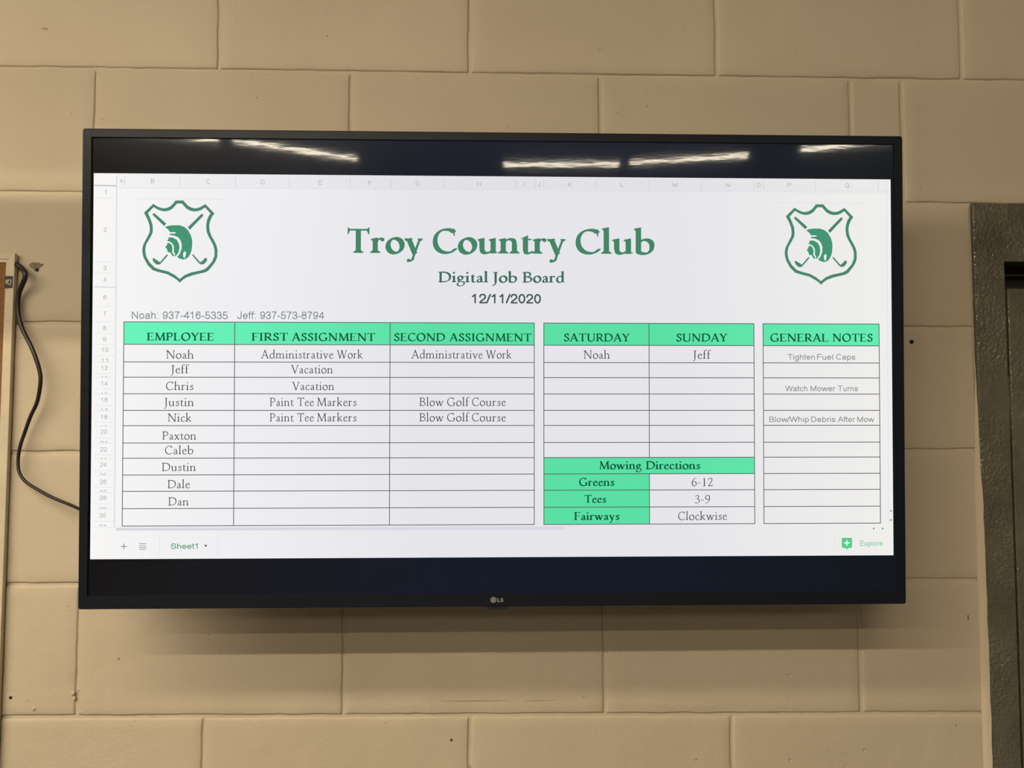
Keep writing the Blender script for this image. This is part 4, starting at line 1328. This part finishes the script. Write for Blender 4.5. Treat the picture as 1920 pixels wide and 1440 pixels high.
TEXT = [
["Troy","title",-206.5,-103.67,157.97,33.13],
["Country","title",-90.03,93.0,158.2,33.26],
["Club","title",106.84,216.48,158.51,33.39],
["Digital","sub",-82.18,-13.63,118.21,14.31],
["Job","sub",-7.92,26.08,118.25,14.33],
["Board","sub",33.63,91.68,118.36,14.35],
["12/11/2020","date",-36.16,59.07,89.19,13.36],
["Noah: 937-416-5335","phone",-497.32,-368.41,66.48,10.3],
["Jeff: 937-573-8794","phone",-355.33,-237.79,66.79,10.34],
["EMPLOYEE","head",-477.11,-386.76,37.12,10.58],
["FIRST","head",-336.11,-286.92,37.22,10.61],
["ASSIGNMENT","head",-281.87,-168.53,37.15,10.64],
["SECOND","head",-142.54,-72.69,37.25,10.67],
["ASSIGNMENT","head",-67.08,45.74,37.21,10.69],
["SATURDAY","head",90.51,181.61,37.3,10.73],
["SUNDAY","head",246.38,317.44,37.54,10.77],
["GENERAL","head",377.65,458.98,37.74,10.81],
["NOTES","head",464.82,521.41,37.94,10.83],
["Noah","cell",-451.07,-414.0,12.63,11.15],
["Jeff","cell",-444.64,-419.81,-7.35,11.15],
["Chris","cell",-450.77,-414.09,-30.21,11.14],
["Justin","cell",-453.26,-413.45,-52.04,11.13],
["Nick","cell",-448.33,-416.17,-73.13,11.12],
["Paxton","cell",-455.09,-409.94,-97.45,11.11],
["Caleb","cell",-451.38,-413.53,-117.22,11.11],
["Dustin","cell",-455.36,-410.03,-140.0,11.1],
["Dale","cell",-447.5,-417.6,-163.26,11.09],
["Dan","cell",-446.41,-419.38,-186.58,11.08],
["Administrative","cell",-323.19,-224.95,13.03,11.2],
["Work","cell",-220.39,-185.14,13.24,11.22],
["Vacation","cell",-282.26,-225.75,-7.22,11.2],
["Vacation","cell",-280.73,-223.86,-30.11,11.19],
["Administrative","cell",-118.88,-21.09,13.37,11.25],
["Work","cell",-16.85,18.61,13.51,11.27],
["Noah","cell",117.74,154.03,13.5,11.31],
["Jeff","cell",269.38,294.74,13.57,11.35],
["6-12","cell",267.26,296.84,-162.33,11.29],
["3-9","cell",271.58,292.65,-185.78,11.28],
["Clockwise","cell",248.23,316.21,-208.84,11.27],
["Paint","cell",-310.86,-278.47,-51.83,11.17],
["Tee","cell",-273.43,-251.08,-51.82,11.18],
["Markers","cell",-246.9,-193.43,-51.8,11.19],
["Blow","cell",-107.52,-74.79,-51.75,11.23],
["Golf","cell",-69.7,-39.32,-51.74,11.24],
["Course","cell",-35.67,10.9,-51.72,11.25],
["Paint","cell",-310.77,-278.39,-72.86,11.16],
["Tee","cell",-273.34,-251.0,-72.86,11.17],
["Markers","cell",-246.82,-193.37,-72.86,11.18],
["Blow","cell",-107.48,-74.77,-72.88,11.22],
["Golf","cell",-69.68,-39.31,-72.88,11.23],
["Course","cell",-35.67,10.89,-72.89,11.24],
["Mowing","mow",139.37,197.85,-138.67,10.83],
["Directions","mow",203.74,279.05,-138.79,10.85],
["Greens","mow",111.43,160.03,-161.55,10.81],
["Tees","mow",119.08,148.58,-184.76,10.8],
["Fairways","mow",104.52,166.88,-208.26,10.8],
["Tighten","note",402.09,439.95,12.45,7.84],
["Fuel","note",443.16,465.59,12.51,7.85],
["Caps","note",469.86,496.82,12.57,7.85],
["Watch","note",398.45,429.18,-31.31,7.83],
["Mower","note",433.65,468.4,-31.28,7.84],
["Turns","note",472.14,500.21,-31.25,7.84],
["Blow/Whip","note",375.76,431.11,-74.04,7.82],
["Debris","note",434.47,468.29,-74.05,7.83],
["After","note",471.81,495.89,-74.05,7.83],
["Mow","note",499.11,522.7,-74.06,7.84],
["Sheet1","tab",-442.73,-406.66,-245.27,7.61],
["Explore","explore",501.74,533.41,-245.57,7.21],
["A","axis",-515.41,-510.4,251.49,5.97],
["B","axis",-473.52,-468.5,251.83,5.98],
["C","axis",-398.82,-393.79,251.7,5.99],
["D","axis",-324.57,-319.51,251.56,6.0],
["E","axis",-246.41,-241.34,251.46,6.01],
["F","axis",-178.51,-173.41,251.27,6.02],
["G","axis",-113.65,-108.54,251.05,6.03],
["H","axis",-28.81,-23.68,250.99,6.04],
["I","axis",35.72,36.6,251.12,6.05],
["J","axis",54.55,58.23,250.91,6.06],
["K","axis",96.92,102.08,251.25,6.06],
["L","axis",169.33,174.51,251.46,6.07],
["M","axis",242.18,248.49,251.82,6.09],
["N","axis",316.79,322.01,252.26,6.1],
["O","axis",359.52,365.12,252.6,6.1],
["P","axis",403.09,408.33,252.94,6.11],
["Q","axis",484.3,489.94,252.84,6.12],
["1","axis",-535.52,-532.95,236.25,6.11],
["2","axis",-536.31,-532.03,184.65,6.1],
["3","axis",-536.24,-531.96,132.76,6.09],
["4","axis",-536.11,-531.83,116.82,6.09],
["6","axis",-535.91,-531.63,92.55,6.08],
["7","axis",-535.94,-531.66,70.11,6.08],
["8","axis",-535.92,-531.65,50.94,6.07],
["9","axis",-535.8,-531.52,35.76,6.07],
["10","axis",-537.63,-528.73,21.17,6.07],
["11","axis",-537.87,-528.97,6.86,6.07,7.36],
["12","axis",-537.79,-528.89,-3.24,6.06],
["13","axis",-537.81,-528.91,-17.68,6.06,-13.28],
["14","axis",-537.82,-528.93,-24.53,6.06],
["15","axis",-537.84,-528.95,-39.68,6.06,-35.43],
["16","axis",-537.78,-528.89,-46.53,6.06],
["17","axis",-537.66,-528.77,-61.3,6.05,-58.42],
["18","axis",-537.73,-528.85,-69.59,6.05],
["19","axis",-537.83,-528.94,-83.99,6.05,-78.95],
["20","axis",-537.92,-529.04,-89.75,6.05],
["21","axis",-538.01,-529.12,-105.22,6.04,-101.84],
["22","axis",-537.94,-529.06,-113.5,6.04],
["23","axis",-537.96,-529.08,-128.24,6.04,-123.2],
["24","axis",-538.12,-529.24,-134.35,6.04],
["25","axis",-538.14,-529.26,-148.72,6.04,-145.34],
["26","axis",-538.28,-529.41,-157.34,6.03],
["27","axis",-538.31,-529.43,-171.35,6.03,-168.32],
["28","axis",-538.39,-529.52,-178.89,6.03],
["29","axis",-538.4,-529.53,-194.32,6.03,-190.93],
["30","axis",-538.61,-529.75,-202.71,6.03],
["31","axis",-538.63,-529.76,-217.98,6.02,-214.6]
]
groups = {}
for row in TEXT:
    s, style, x0, x1, zb, cap = row[:6]
    F = groups.setdefault((style, round(zb) if style == 'note' else 0), Flat())
    draw_text(F, s, style, x0, x1, zb, cap, row[6] if len(row) > 6 else None)
tn_ = dict(title='title_lettering', sub='subtitle_lettering', date='date_lettering', phone='phone_lettering', head='header_lettering', cell='cell_lettering',
           mow='directions_lettering', note='notes_lettering', tab='tab_lettering', explore='explore_lettering', axis='axis_lettering')
for (style, _), F in groups.items():
    F.build(tn_[style], PM[style], 4)

# --- badge under the panel
lx, lz, ax, az, bx, bz = DATA['logo']
bad = Flat(); bad.poly([(lx + 4.1 * math.cos(t * math.pi / 10), lz + 4.1 * math.sin(t * math.pi / 10)) for t in range(20)])


def flat_on_bezel(F, name, mat, y):
    return obj(name, [(x * MM, y, z * MM) for x, z in F.v], [tuple(f) for f in F.f], mat, tv)


flat_on_bezel(bad, 'maker_badge', M_BADGE, -0.0003)
bd = Flat(); bd.rect(lx - 0.3, lz - 1.6, lx + 0.3, lz + 1.6); bd.rect(lx - 0.3, lz - 1.6, lx + 1.4, lz - 1.1); bd.rect(lx - 2.2, lz + 0.7, lx - 1.4, lz + 1.5); bd.rect(lx + 1.7, lz - 0.25, lx + 3.3, lz + 0.25)
flat_on_bezel(bd, 'badge_mark', M_BADGE_DARK, -0.0005)
lg = Flat()
hh = bz - az; ww = (bx - ax)
lw = 1.5
lg.rect(ax, az, ax + lw, bz); lg.rect(ax, az, ax + ww * .42, az + lw)
gx0, gx1 = ax + ww * .48, bx
gc, gr = (gx0 + gx1) / 2, (gx1 - gx0) / 2
arc = [(gc + gr * math.cos(a), (az + bz) / 2 + hh / 2 * math.sin(a)) for a in [math.radians(50 + 310 * k / 16) for k in range(17)]]
arc_i = [(gc + (gr - lw) * math.cos(a), (az + bz) / 2 + (hh / 2 - lw) * math.sin(a)) for a in [math.radians(50 + 310 * k / 16) for k in range(17)]]
for k in range(16): lg.poly([arc[k], arc[k + 1], arc_i[k + 1], arc_i[k]])
lg.rect(gc, (az + bz) / 2 - .6, gx1, (az + bz) / 2 + .6)
flat_on_bezel(lg, 'maker_lettering', M_BADGE, -0.0003)
# --- infrared receiver lip hanging under the bezel
x0, z1, x1, z0 = [v * MM for v in DATA['sensor']]
vs = []
for y in (0.001, 0.012):
    vs += [(x0, y, -H2 + 0.002), (x1, y, -H2 + 0.002), (x1 - 0.001, y, z0 + 0.0015), (x1 - 0.004, y, z0), (x0 + 0.004, y, z0), (x0 + 0.001, y, z0 + 0.0015)]
fs = [(0, 5, 4, 3, 2, 1), (6, 7, 8, 9, 10, 11)] + [(i, (i + 1) % 6, 6 + (i + 1) % 6, 6 + i) for i in range(6)]
obj('receiver_lip', vs, fs, M_HOUSING, tv)
